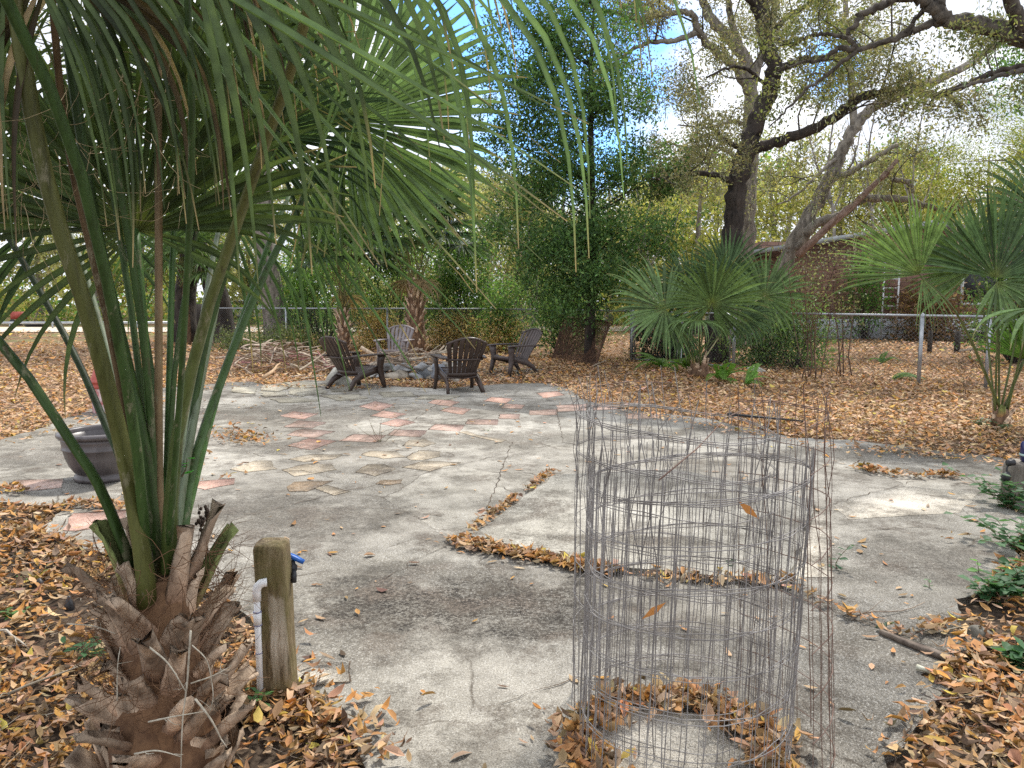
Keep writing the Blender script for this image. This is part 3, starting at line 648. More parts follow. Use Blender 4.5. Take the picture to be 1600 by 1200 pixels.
for k in range(190):
    q = protos[k % 7]; o = q if k < 7 else q.copy()
    if k >= 7: COL.objects.link(o)
    u = R.gauss(0, .5); v = R.gauss(0, .42); h = max(0, .55 * math.exp(-(u * u * 1.6 + v * v * 2.2)))
    if k % 5 == 4: u = R.uniform(.75, 1.15); v = R.gauss(0, .3); h = .38 * math.exp(-v * v * 3)
    kind = q.name.split('.')[0]
    o.location = (bc[0] + u * 1.25, bc[1] + v * 1.4 + .35, .05 + h * R.uniform(.3, 1.1)); o.rotation_euler = (R.uniform(-.5, .5), R.uniform(-.28, .28), R.gauss(0, .8) + (pi if R.random() < .5 else 0)); o.scale = (R.uniform(.7, 1.15),) * 3
    tag(o, LS[kind], 'bark strip' if kind == 'brush_strip' else 'stick', 'pieces of the brush pile')
stickobj([G(405, 577, .5), G(425, 577, .56), G(446, 571, .62)] if False else wob(G(412, 590, .12), G(440, 566, .25), 5, .03, NR), .035, 'straight tan stick poking out at the front of the brush pile', None, 'twig', (1.0, .72, .5), 'branch', cat='branch')
stickobj(wob(G(455, 570, .3), G(520, 545, .5), 8, .06, NR), .03, 'long grey branch lying over the right end of the brush pile', None, 'twig', (.75, .65, .55), 'branch', 4, cat='branch')
stickobj(wob(G(470, 592, .04), G(507, 586, .1), 6, .06, NR), .05, 'flat grey driftwood piece at the front of the brush pile', None, 'twig', (.75, .68, .6), 'branch', 0, .4, cat='branch')

# ---- stump-like wooden post with stand pipe and tap
pb0 = G(437, 1090); pt0 = D(424, 846, pb0[1] + .02)
t = empty('wooden_post', pb0, 'weathered mossy wooden post with a bare split patch, standing between the palm and the patio', 'post')
mb = MB(); ax = pt0 - pb0; n = 28; a = np.linspace(0, 2 * pi, n, endpoint=False) + pi / 28
def ring(c, r, sq=.62):
    return [c + A(r * math.copysign(abs(math.cos(x)) ** (1 - sq), math.cos(x)), r * math.copysign(abs(math.sin(x)) ** (1 - sq), math.sin(x)), 0) for x in a]
rings = [ring(pb0 + ax * u + A(*NR.normal(0, .001, 2), 0), r) for u, r in ((-.08, .063), (0, .061), (.2, .0615), (.4, .060), (.6, .0595), (.8, .059), (.97, .058), (.99, .055), (1.0, .05))]
V = np.concatenate(rings); m_ = len(rings); i = np.arange(m_ - 1)[:, None] * n; j = np.arange(n)[None]; k2 = (j + 1) % n
mb.add(V, np.stack([i + j, i + k2, i + n + k2, i + n + j], -1).reshape(-1, 4)); mb.f.append((np.arange(n)[None] + n * (m_ - 1), 0))
mb.build('shaft', M['post'], t, pb0)
pp0 = G(407, 1085); pp0[1] = pb0[1] - .07; pp0 = D(407, 1085, pb0[1] - .06); pp0[2] = 0
ptop = D(401, 926, pb0[1] - .06)
t = empty('standpipe', pp0, 'white plastic water pipe with an elbow at its top, strapped beside the mossy post', 'pipe')
mb = MB(); tube(mb, [pp0, ptop], .0118, 12); mb.build('pipe', M['pvc'], t, pp0)
mb = MB(); el = [ptop + A(0, 0, -.03), ptop + A(0, 0, .005), ptop + A(.004, 0, .022), ptop + A(.016, .003, .034), ptop + A(.032, .008, .036), ptop + A(.036, .009, .036)]
tube(mb, el, [.0155, .0155, .016, .016, .0155, .0155], 14); mb.build('elbow', M['pvc'], t, pp0)
mb = MB(); tube(mb, [pp0 + (ptop - pp0) * .72, pp0 + (ptop - pp0) * .83], .0150, 12); mb.build('coupling', M['pvc'], t, pp0)
for u in (.83, .715, .47):
    mb = MB(); tube(mb, [pp0 + (ptop - pp0) * u, pp0 + (ptop - pp0) * (u + .008)], (.0157 if u > .5 else .0128), 12); mb.build('clamp_band', M['pvcband'], t, pp0)
tp = D(458, 893, pb0[1] + .07)
t = empty('hose_tap', tp, 'black garden tap with a bright blue handle on the far side of the mossy post', 'tap')
mb = MB(); lathe(mb, [(.0, -.02), (.011, -.02), (.012, .0), (.017, .008), (.017, .022), (.010, .03), (.008, .045), (0, .046)], 12, tp); tube(mb, [tp + A(-.045, 0, .012), tp + A(.0, 0, .012)], .011, 10)
tube(mb, [tp + A(0, 0, .012), tp + A(.012, -.03, .0), tp + A(.012, -.035, -.03)], .010, 10); mb.build('valve_body', M['black'], t, tp)
mb = MB(); hc = tp + A(.006, 0, .055); sweep(mb, [hc + A(-.036, 0, .014), hc + A(-.018, 0, .009), hc + A(0, 0, .001), hc + A(.018, 0, -.009), hc + A(.036, 0, -.018)], [.017, .022, .026, .022, .017], .013, (0, 1, 0)); mb.build('handle', M['blue'], t, tp)
tube_ = None
for (px, py, lab, h) in ((109, 953, 'small black plastic sprinkler spike standing in the leaves left of the palm', .055), (62, 915, 'black plastic stub lying on the leaves at the far left', .03)):
    p = G(px, py); mb = MB(); lathe(mb, [(.022, 0), (.023, h * .5), (.016, h * .8), (.007, h * 1.25), (0, h * 1.3)], 10, p); tag(mb.build('sprinkler_spike', M['black']), lab, 'sprinkler')

# ---- planter bowl
pc = G(140, 757, TOP) + A(0, .22, 0)
t = empty('planter', pc, 'large empty dark brown bowl planter on the patio behind the palm', 'planter')
mb = MB(); lathe(mb, [(0, .01), (.17, .0), (.215, .0), (.222, .02), (.215, .045), (.19, .055), (.215, .075), (.25, .13), (.275, .2), (.288, .262), (.295, .265), (.296, .275), (.29, .28), (.296, .33), (.30, .365), (.268, .365), (.262, .28), (.24, .16), (.18, .08), (0, .07)], 48, pc); mb.build('bowl', M['pot'], t, pc)
mb = MB(); lathe(mb, [(.29, .36), (.318, .363), (.328, .378), (.326, .395), (.31, .405), (.282, .405), (.27, .395), (.268, .355)], 48, pc); mb.build('rim', M['pot'], t, pc)

# ---- red and white drum with a red cap
dc = G(160, 648, .01) + A(0, .2, 0)
t = empty('drum', dc, 'faded red and white drum with red flanged cap, beyond the brown bowl planter', 'drum')
mb = MB(); lathe(mb, [(0, 0), (.20, 0), (.205, .02), (.212, .2), (.222, .34)], 32, dc); mb.build('drum_body', M['redwhite'], t, dc)
mb = MB(); lathe(mb, [(.222, .335), (.238, .34), (.24, .36), (.232, .37), (.225, .40), (.238, .41), (.238, .425), (.22, .43), (.205, .46), (.16, .585), (.13, .625), (.10, .64), (.035, .645), (.035, .665), (.03, .672), (0, .672)], 32, dc); mb.build('cap', M['red'], t, dc)

# ---- rolls of welded wire mesh
def cage(name, label, cen, r0, r1, th0, th1, h, sp, row, mat, loose=0, drop=0, seed=1, lean=(0, 0), tail=0):
    rg = np.random.default_rng(seed); t = empty(name, cen, label, 'wire cage')
    nv = int(abs(th1 - th0) * (r0 + r1) / 2 / sp); th = np.linspace(th0, th1, nv); u = np.linspace(0, 1, nv)
    rad = r0 + (r1 - r0) * u + .012 * np.sin(th * 2.3 + seed) + .006 * np.sin(th * 5 + 2)
    if tail: rad = rad + tail * np.clip((u - .87) / .13, 0, 1) ** 1.3
    ph = rg.uniform(0, 6, 4)
    def pt(i, z):
        f = z / h; s = 1 + .02 * math.sin(th[i] * 2 + ph[0]) * f
        return cen + A(rad[i] * s * math.cos(th[i]) + lean[0] * z, rad[i] * s * math.sin(th[i]) + lean[1] * z, z + (.012 + .024 * f) * math.sin(th[i] * 1.0 + ph[1]))
    V = MB(); H = MB()
    for i in range(nv):
        zs = np.linspace(.0, h, 9); top = h + (rg.uniform(0, loose) if loose else 0)
        P = [pt(i, z) + A(*rg.normal(0, .0022, 3)) for z in zs]
        if loose:
            P[-1] = P[-1] + A(*rg.normal(0, .006, 3)); b = rg.normal(0, .016, 3); b[2] = rg.uniform(.0, loose); P.append(P[-1] + b)
        if loose:
            bow = rg.normal(0, .016); cb = rg.uniform(.7, .95) * h
            for q in range(len(P)):
                zz_ = P[q][2] - cen[2]; P[q] = P[q] + A(math.cos(th[i] + 1.3), math.sin(th[i] + 1.3), 0) * bow * math.exp(-((zz_ - cb) / .09) ** 2) * 2
            P = list(spline(P, 22))
        tube(V, P, rg.choice([.0011, .0013, .0017]), 4, cap=False)
    for z in np.arange(.04, h + .001, row):
        if drop and rg.random() < drop and z > h * .8: continue
        P = [pt(i, z + .004 * math.sin(i * .7)) + A(*rg.normal(0, .0015, 3)) for i in range(nv)]
        tube(H, P, .0017, 4, cap=False)
        if z > h - row * 1.2: tube(H, [p + A(0, 0, .006) for p in P], .0016, 4, cap=False)
    V.build('upright_wires', M[mat], t, cen); H.build('hoop_wires', M[mat], t, cen); return t
c0 = G(1060, 1120, TOP); c0[1] = 2.37; c0[0] = D(1063, 1120, 2.37)[0]
cage('wire_cage', 'tight grey roll of welded wire mesh with hooped rim, ringed by leaves', c0, .325, .348, .4, .4 + 2.3 * 2 * pi, .985, .05, .125, 'wire', 0, 0, 2, (.035, 0))
c1 = c0 + A(-.03, .26, 0)
cage('wire_cage', 'taller loose cylinder of bent rusty wire mesh behind the tight grey roll', c1 + A(.06, 0, 0), .32, .36, 1.2, 1.2 + 1.5 * 2 * pi, 1.04, .05, .125, 'wire', .17, .3, 5, (.0, .03))
c2 = c0 + A(.10, .06, 0)
cage('wire_cage', 'open outer sheet of rusty wire mesh curling away at the right of the grey roll', c2, .40, .36, -.95, .95, 1.12, .055, .13, 'wire_rust', .06, 0, 9, (-.03, .06))
def wirebit(P, label, r=.003): 
    stickobj(P, r, label, None, 'wire_rust', name='bent_wire', cat='wire')
e = D(905, 612, 3.05); wirebit([D(1050, 598, 3.25), D(985, 596, 3.2), D(930, 603, 3.1), D(893, 632, 2.9)], 'loose rusty wire end sprung out at the top left of the tall mesh cylinder', .0022)
wirebit([D(1030, 750, 2.1), D(1090, 700, 2.35), D(1135, 652, 2.65), D(1205, 622, 2.8)], 'rusty wire lying diagonally across the top of the mesh roll', .0028)
o = stickobj([D(1137, 647, 2.8), D(1190, 652, 2.82), D(1255, 658, 2.84)], .006, 'thin black rod resting across the top of the mesh roll at right', None, 'black', name='rod', cat='rod')
for (px, py, Y, rz, lab) in ((1022, 955, 2.22, .6, 'single orange leaf caught low in the front of the wire mesh'), (1170, 797, 2.25, -.7, 'single orange leaf caught high in the wire mesh')):
    p = D(px, py, Y); mb = MB(); L = .045; V = [p + A(-L * math.cos(rz), 0, -L * math.sin(rz)), p + A(.012 * math.sin(rz), .004, -.012 * math.cos(rz)), p + A(L * math.cos(rz), .006, L * math.sin(rz)), p + A(-.012 * math.sin(rz), .004, .012 * math.cos(rz))]
    mb.add(V, [(0, 1, 2), (0, 2, 3)], (.5, .22, .07)); tag(mb.build('fallen_leaf', M['deadleaf']), lab, 'leaf')

# ---- chain link fence, gate
FA, FB, FC = A(7.9, 12.55, 0), A(-.6, 22, 0), A(-9.2, 23.6, 0); FH = 1.2
fdir = unit(FB - FA)
def onfence(px):                     # fence point on the photo's column px (right run)
    k = (px - 800) / F; d = FB - FA; s = (k * FA[1] * 1.0 - FA[0]) / (d[0] - k * d[1]); return FA + d * s
def mesh_wires(mb, a, b, h=FH, sp=.075, r=.0021):
    L = np.linalg.norm(b - a); d = (b - a) / L
    for sg in (1, -1):
        for s in np.arange(-h, L, sp):
            s0, s1 = (s, s + h) if sg > 0 else (s + h, s)
            P0, P1 = A(s0, .03), A(s1, h - .02); lo, hi = 0, L
            def clip(p, q):
                t0 = 0; t1 = 1; dx = q[0] - p[0]
                ts = sorted(((lo - p[0]) / dx, (hi - p[0]) / dx)); t0 = max(0, ts[0]); t1 = min(1, ts[1]); return t0, t1
            t0, t1 = clip(P0, P1)
            if t1 - t0 < .02: continue
            u0, u1 = P0 + (P1 - P0) * t0, P0 + (P1 - P0) * t1
            tube(mb, [a + d * u0[0] + A(0, 0, u0[1]), a + d * u1[0] + A(0, 0, u1[1])], r, 3, cap=False)
def fence(label, a, b, posts, cap_end=False):
    t = empty('chain_link_fence', a, label, 'fence')
    mb = MB(); tube(mb, [a + A(0, 0, FH), b + A(0, 0, FH)], .022, 10); mb.build('top_rail', M['galv'], t, a)
    mb = MB(); mesh_wires(mb, a, b); mb.build('wire_netting', M['chain'], t, a)
    for p, r in posts:
        mb = MB(); tube(mb, [p + A(0, 0, -.1), p + A(0, 0, FH + .01)], r, 10); lathe(mb, [(r + .004, FH - .02), (r + .006, FH + .02), (.015, FH + .045), (0, FH + .05)], 10, p); mb.build('fence_post', M['galv'], t, a)
    return t
gA, gB = onfence(1147), onfence(987)
out = A(-fdir[1], fdir[0], 0); out = out if out[1] < 0 else -out
fence('galvanised chain link fence on the right, in front of the brick house', FA, gA, [(onfence(1440) + out * .03, .034), (gA, .034), (FA + fdir * .1, .03)])
fence('chain link fence at the middle between the gate and the slim grey post', gB, FB, [(gB, .045), (onfence(928), .026), (FB, .03)])
fence('long chain link fence on the left behind the palms and brush pile', FB + A(-.1, .02, 0), FC, [(FB + (FC - FB) * .355, .026), (FB + (FC - FB) * .72, .026), (FC, .03)])
def gate(label, a, b):
    t = empty('chain_link_gate', a, label, 'gate'); d = unit(b - a); L = np.linalg.norm(b - a); a = a + d * .09; L -= .14
    c = .12; P = [a + A(0, 0, .07)] + [a + d * (c - c * math.cos(x)) + A(0, 0, FH - .02 - c + c * math.sin(x)) for x in np.linspace(0, pi / 2, 6)] + [a + d * (L - c + c * math.sin(x)) + A(0, 0, FH - .02 - c + c * math.cos(x)) for x in np.linspace(0, pi / 2, 6)] + [a + d * L + A(0, 0, .07), a + d * .02 + A(0, 0, .07)]
    mb = MB(); tube(mb, P, .018, 8); mb.build('gate_frame', M['galv'], t, t.location); mb = MB(); mesh_wires(mb, a, a + d * L, FH - .06); mb.build('wire_netting', M['chain'], t, t.location)
    for z in (.2, .95):
        mb = MB(); tube(mb, [a + A(0, 0, z), a - d * .09 + A(0, 0, z)], .02, 8); mb.build('hinge', M['galv'], t, t.location)
gm = gB + (gA - gB) * .5
gate('chain link gate leaf with rounded pipe corner beside the double gate post', gB, gm); gate('second chain link gate leaf half hidden behind the middle palm fans', gA, gm)

# ---- rusty expanded-metal panel leaning on the fence
pa, pbt = G(863, 562), G(931, 573); d = pbt - pa; hz = A(.25, .55, 1.02)
t = empty('metal_panel', pa, 'rusted brown mesh panel in bent frame, leaning on the fence beside the gate', 'panel')
tl, tr = pa + A(.32, .42, 1.03), pbt + A(.35, .45, .96)
mb = MB()
for x, y in ((pa, pbt), (pbt, tr), (tr, tl), (tl, pa)): sweep(mb, wob(x, y, 6, .008, NR), .045, .03, unit(np.cross(y - x, A(.3, -1, .3))))
mb.build('frame', M['rust'], t, pa)
mb = MB()
for u in np.linspace(.01, .99, 44):
    tube(mb, [pa + (pbt - pa) * u, tl + (tr - tl) * u], .007, 4, cap=False)
for u in np.linspace(.01, .99, 44): tube(mb, [pa + (tl - pa) * u, pbt + (tr - pbt) * u], .007, 4, cap=False)
mb.build('mesh_sheet', M['rust'], t, pa)
stickobj(wob(G(925, 575, .02), G(947, 562, .25), 6, .05, NR), .025, 'short pale stick propped against the foot of the rusted panel', None, 'twig', (.8, .7, .6), 'branch', 1, cat='branch')

# ---- brick house behind the fence
HY = 29.0; hx0, hx1 = D(1186, 500, HY)[0], 26.0
t = empty('brick_house', (hx0, HY, 0), 'low brown brick house with pale block base and metal roof, behind the right fence', 'house'); off = A(hx0, HY, 0)
mb = MB(); box(mb, ((hx0 + hx1) / 2, HY + 4, 2.15), (hx1 - hx0, 8, 2.9)); mb.build('wall', M['brick'], t, off, smooth=False)
mb = MB(); box(mb, ((hx0 + hx1) / 2, HY + 3.98, .35), (hx1 - hx0 + .04, 8.1, .74)); mb.build('block_base', M['block'], t, off, smooth=False)
mb = MB()      # low gable: eaves rise to a ridge to the right
zr = [(hx0 - .7, 3.05), (hx0 + 6.0, 4.15), (hx0 + 14, 3.05), (hx0 + 17, 2.7)]
for (xa, za), (xb, zb) in zip(zr, zr[1:]): 
    for th_, y0, y1 in ((.17, HY - .62, HY - .58), (.08, HY - .58, HY + 8.6)):
        V = [(xa, y0, za), (xb, y0, zb), (xb, y1, zb), (xa, y1, za), (xa, y0, za + th_), (xb, y0, zb + th_), (xb, y1, zb + th_), (xa, y1, za + th_)]
        mb.add(V, np.array([[3, 2, 1, 0], [4, 5, 6, 7], [0, 1, 5, 4], [1, 2, 6, 5], [2, 3, 7, 6], [3, 0, 4, 7]]))
mb.build('roof', M['fascia'], t, off, smooth=False)
mb = MB(); mb.add([(hx0, HY + .002, 3.55), (hx0 + 14, HY + .002, 3.55), (hx0 + 13, HY + .002, 3.2), (hx0 + 6, HY + .002, 4.13), (hx0 + .6, HY + .002, 3.25), (hx0, HY + .3, 3.55)], [(0, 1, 2, 3, 4)]); mb.build('gable', M['brick'], t, off, smooth=False)
xw = D(1535, 450, HY)[0]
mb = MB(); box(mb, (xw, HY - .03, 1.95), (1.5, .06, 1.25)); wf = mb.build('window', M['black'], t, off, smooth=False)
mb = MB(); [box(mb, (xw + a * .8, HY - .05, 1.95), (.09, .1, 1.4)) for a in (-1, 1)]; [box(mb, (xw, HY - .05, 1.95 + a * .66), (1.5, .1, .09)) for a in (-1, 1)]; mb.build('window_frame', M['white'], wf, off, smooth=False)
xd = D(1571, 470, HY - .2)[0]; mb = MB(); tube(mb, [(xd, HY - .1, .1), (xd, HY - .1, 3.3)], .05, 8); mb.build('downpipe', M['white'], t, off)
# ladder leaning on the wall
lb = D(1376, 530, HY - 1.0); lb[2] = 0; rb = D(1393, 530, HY - 1.0); rb[2] = 0; rise = A(.42, .85, 3.15)
rb = lb + A(.55, 0, 0)
t = empty('ladder', lb, 'tall aluminium ladder leaning on the brick house wall', 'ladder')
for q in (lb, rb):
    mb = MB(); sweep(mb, [q, q + rise], .06, .035, (1, 0, 0)); mb.build('rail', M['alu'], t, lb, smooth=False)
for k in range(9):
    u = .07 + k * .105; mb = MB(); tube(mb, [lb + rise * u, rb + rise * u], .02, 8); mb.build('rung', M['alu'], t, lb)
# bits in the side yard
for px, py, h, lab in ((1452, 552, .62, 'short dark wooden stake in the side yard just right of the fence post'), (1495, 551, .6, 'thick dark wooden stake in the side yard before the pale cabinet')):
    p = G(px, py); mb = MB(); box(mb, p + A(0, 0, h / 2), (.12 if px > 1460 else .07, .1, h), .3); tag(mb.build('stake', M['earthwood'], smooth=False), lab, 'stake')
p = G(1555, 536); t = empty('cabinet', p, 'low pale green cabinet with dark open bays beside the brick house', 'cabinet')
mb = MB(); box(mb, p + A(0, 0, .44), (2.0, .6, .06)); box(mb, p + A(.55, 0, .2), (.88, .56, .4)); mb.build('body', M['white'], t, p, smooth=False)
for dx in (-.8, -.42):
    mb = MB(); lathe(mb, [(0, 0), (.15, 0), (.17, .34), (.14, .38), (0, .39)], 14, p + A(dx, -.05, 0)); tag(mb.build('black_bucket', M['black']), 'black bucket under the %s end of the pale green cabinet top' % ('outer left' if dx < -.5 else 'inner left'), 'bucket')
stickobj(wob(G(1500, 548, .35), G(1523, 546, .02), 6, .05, NR), .03, 'pale fallen limb beside the thick dark stake', None, 'twig', (.8, .7, .6), 'branch', 2, cat='branch')

# ---- stump at the right edge with a blue jar
sp_ = G(1600, 788); mb = MB(); V = []
n = 20; rs = [(0, .16), (.05, .14), (.15, .125), (.28, .125), (.315, .12)]
for z, r in rs:
    for k in range(n):
        a_ = k / n * 2 * pi; q = r * (1 + .08 * math.sin(a_ * 5) + .05 * math.sin(a_ * 9 + 1)); V.append((sp_[0] - .012 + q * math.cos(a_), sp_[1] + q * math.sin(a_), z))
m_ = len(rs); i = np.arange(m_ - 1)[:, None] * n; j = np.arange(n)[None]; k2 = (j + 1) % n
mb.add(V, np.stack([i + j, i + k2, i + n + k2, i + n + j], -1).reshape(-1, 4)); mb.f.append((np.arange(n)[None] + n * (m_ - 1), 0))
tag(mb.build('tree_stump', M['bark_grey']), 'short weathered tree stump among vines at the right edge', 'stump')
jp = A(sp_[0] + .012, sp_[1] - .01, .316)
t = empty('jar', jp, 'glossy dark blue jar with a pale green band, standing on the stump', 'jar')
mb = MB(); lathe(mb, [(0, 0), (.05, 0), (.062, .015), (.066, .05), (.066, .12), (.058, .145), (.035, .158), (0, .16)], 24, jp); mb.build('jar_body', M['bluejar'], t, jp)
mb = MB(); lathe(mb, [(.064, .046), (.0685, .048), (.0685, .062), (.064, .064)], 24, jp); mb.build('stripe', M['band'], t, jp)
q = D(1572, 746, sp_[1] - .1); mb = MB(); stone(mb, q, (.035, .03, .048), rng, 2, .05, flatcuts=2); tube(mb, [q, q + A(.02, .03, .06), q + A(.05, .04, .135)], .006, 6); tube(mb, [q + A(.02, .03, .098), q + A(.07, .03, .104)], .024, 8)
tag(mb.build('garden_light', M['black']), 'small black lamp head strapped to the side of the stump', 'lamp')

# ---- distant things
pl = G(20, 508); t = empty('pipe_rail', A(-34, 38.2, 0), 'low grey pipe rail along the sandy track at the far left', 'rail'); o_ = A(-34, 38.2, 0)
mb = MB(); tube(mb, [(-34, 38.2, .28), (-16.5, 38.9, .28)], .06, 8); mb.build('pipe', M['galv'], t, o_)
for x in np.linspace(-33.5, -16.8, 9):
    mb = MB(); y = 38.2 + (x + 34) * .04; tube(mb, [(x, y, -.05), (x, y, .26)], .04, 6); mb.build('rail_post', M['galv'], t, o_)
p = D(30, 503, 43); p[2] = .0; t = empty('cart', p, 'small rusty red cart beyond the sandy track at the far left', 'cart')
mb = MB(); box(mb, p + A(0, 0, .55), (.62, .5, .42)); mb.build('body', M['red'], t, p, smooth=False)
for dx in (-.2, .2):
    mb = MB(); tube(mb, [p + A(dx, -.3, .17), p + A(dx, -.24, .17)], .17, 14); mb.build('wheel', M['black'], t, p)
p = D(54, 508, 41); p[2] = .13; mb = MB(); lathe(mb, [(.28, -.12), (.42, -.13), (.46, 0), (.42, .13), (.28, .12), (.25, 0), (.28, -.12)], 20, p); tag(mb.build('tyre', M['black']), 'old black tyre lying by the pipe rail at the far left', 'tyre')
p = D(398, 496, 52); p[2] = 0; t = empty('parked_car', p, 'white car parked far beyond the left fence between trunks', 'car')
mb = MB(); sweep(mb, [p + A(-2.1, 0, .62), p + A(2.1, 0, .62)], 1.7, .62, (0, 1, 0)); sweep(mb, [p + A(-1.9, 0, .95), p + A(-1.2, 0, 1.15), p + A(.5, 0, 1.15), p + A(1.2, 0, .95)], 1.5, [.1, .5, .5, .1], (0, 1, 0)); mb.build('body', M['white'], t, p, smooth=False)
for dx in (-1.3, 1.3):
    for dy in (-.8, .8):
        mb = MB(); tube(mb, [p + A(dx, dy - .1, .32), p + A(dx, dy + .1, .32)], .32, 14); mb.build('wheel', M['black'], t, p)
mb = MB(); box(mb, p + A(-.35, 0, 1.17), (1.7, 1.52, .3)); mb.build('window_band', M['black'], t, p, smooth=False)
p = D(855, 492, 60); p[2] = 0; t = empty('shed', p, 'small pale shed with a dark doorway far behind the middle of the fence', 'shed')
mb = MB(); box(mb, p + A(0, 0, .8), (3.2, 2, 1.6)); mb.build('wall', M['white'], t, p, smooth=False)
mb = MB(); box(mb, p + A(.3, -1.02, .7), (1.2, .06, 1.3)); mb.build('door', M['black'], t, p, smooth=False)
mb = MB(); box(mb, p + A(0, 0, 1.68), (3.6, 2.4, .14)); mb.build('roof', M['fascia'], t, p, smooth=False)
p = G(310, 524); mb = MB(); box(mb, p + A(0, 0, .62), (.42, .3, 1.3)); tag(mb.build('fence_post', M['earthwood'], smooth=False), 'thick dark square timber post behind the brush pile at left', 'post')

# ---- loose sticks and boards on the patio
stickobj(wob(G(1432, 1042, .04), G(1503, 1066, .03), 8, .05, NR), .011, 'lichen whitened stick at the right edge of the patio', None, 'twig', (1.05, 1.1, 1.0), 'branch', 1, cat='branch')
mb = MB(); a_, b_ = G(1375, 987, TOP + .012), G(1502, 1037, TOP + .012); sweep(mb, wob(a_, b_, 8, .008, NR), [.012, .02, .025, .03, .034, .036, .036, .03], .022, (0, 1, 0), (.5, .5, .52)); tag(mb.build('board', M['stick'], smooth=False), 'narrow grey board edge lying in a joint of the patio at right', 'board')
stickobj(wob(G(1330, 968, .035), G(1445, 942, .04), 7, .09, NR), .0045, 'thin curved twig beside the oak seedling on the patio', None, 'stick', (.8, .8, .8), 'twig', 1, cat='twig')
stickobj(wob(G(1430, 985, .035), G(1505, 983, .05), 6, .04, NR), .006, 'pale straight twig pointing at the dark mossy rock', None, 'twig', (.8, .75, .65), 'twig', 0, cat='twig')
stickobj(wob(G(0, 985, .04), G(42, 1007, .05), 6, .05, NR), .006, 'forked bleached twig at the left edge among leaves', None, 'twig', (.9, .85, .8), 'twig', 2, cat='twig')
stickobj(wob(G(12, 1085, .04), G(125, 1040, .08), 8, .05, NR), .006, 'long bare twig on the leaves left of the palm foot', None, 'twig', (.6, .55, .48), 'twig', 3, cat='twig')
# =====================================================================  PALMS
GREEN = A(.078, .135, .055); GREENL = A(.15, .235, .09); GREY = A(.15, .21, .15)
def fan(mb, hub, axis, normal, Rr, nseg, spread, split=.55, droop=.5, tip=1.5, fold=.62, cup=.1, rng=NR, col=GREEN, wmul=1.0, nst=10, tan=.06, jit=.06, dry=0.0, lenfall=.25, tp=1.0, kk=.10):
    axis = unit(axis); normal = np.asarray(normal, float); normal = unit(normal - axis * normal.dot(axis)); side = np.cross(axis, normal)
    a = np.linspace(-.5, .5, nseg) * spread; da = spread / max(nseg - 1, 1)
    a = a + rng.normal(0, da * .18, nseg)
    d = np.cos(a)[:, None] * axis + np.sin(a)[:, None] * side + cup * normal * rng.uniform(.6, 1.4, nseg)[:, None]
    d /= np.linalg.norm(d, axis=1, keepdims=True)
    L = Rr * (1 - lenfall * (np.abs(a) / pi) ** 2) * rng.uniform(1 - jit * 2, 1 + jit, nseg)
    bend = droop * rng.uniform(.7, 1.3, nseg); bt = tip * rng.uniform(.4, 1.6, nseg)
    kink = rng.normal(0, kk, (nseg, 3))
    t = np.linspace(0, 1, nst); ds = L / (nst - 1)
    pos = hub + d * .0; P = [pos]; Dd = [d]; dd = d
    for k in range(1, nst):
        g = bend * t[k] * .35 + bt * np.clip((t[k] - split) / (1 - split), 0, 1) ** 1.2 * .45
        dd = dd + np.array([0, 0, -1.]) * g[:, None] * (3.0 / nst) + kink * (t[k] > split) * .12
        dd /= np.linalg.norm(dd, axis=1, keepdims=True)
        pos = pos + dd * ds[:, None]; P.append(pos); Dd.append(dd)
    P = np.stack(P, 1); Dd = np.stack(Dd, 1)
    nrm = normal + 0 * P; nrm = nrm - Dd * (nrm * Dd).sum(-1, keepdims=True)
    nl = np.linalg.norm(nrm, axis=-1, keepdims=True); nrm = nrm / np.maximum(nl, 1e-3)
    S = np.cross(Dd, nrm)
    w0 = L[:, None] * t * da * .5
    ws = L[:, None] * split * da * .5
    taper = np.clip((1 - t) / (1 - split), 0, 1) ** tp
    W = np.where(t < split, w0, ws * taper) * wmul + .0012
    sg = np.where(np.arange(nseg) % 2 == 0, 1, 1)[:, None]
    V = np.stack([P - S * W[..., None], P - nrm * (W * fold * 1.6 * sg)[..., None], P + S * W[..., None]], 2)   # seg, st, 3, xyz
    c = np.clip(col * (1 + rng.normal(0, .24, (nseg, 1))), .01, .9)[:, None, :] * np.ones((1, nst, 1))
    yel = np.clip((.14 - t) / .14, 0, 1)[None, :, None]; c = c * (1 - yel * .6) + A(.34, .36, .09) * yel * .6
    isd = (rng.random(nseg) < dry)[:, None, None]; ends = np.clip((t - (1 - tan * rng.uniform(-.8, 2.2, (nseg, 1)))) / .05, 0, 1)[..., None]
    ends = np.maximum(ends, isd * 1.0); c = c * (1 - ends) + A(.40, .30, .17) * ends
    c = np.repeat(c[:, :, None, :], 3, 2); c[:, :, 1] *= 1.12; c[:, :, 0] *= .86
    b = (np.arange(nseg)[:, None, None] * nst + np.arange(nst - 1)[None, :, None]) * 3
    Q = np.concatenate([b + np.array([0, 1, 4, 3]), b + np.array([1, 2, 5, 4])], 1).reshape(-1, 4)
    mb.add(V.reshape(-1, 3), Q, c.reshape(-1, 3))
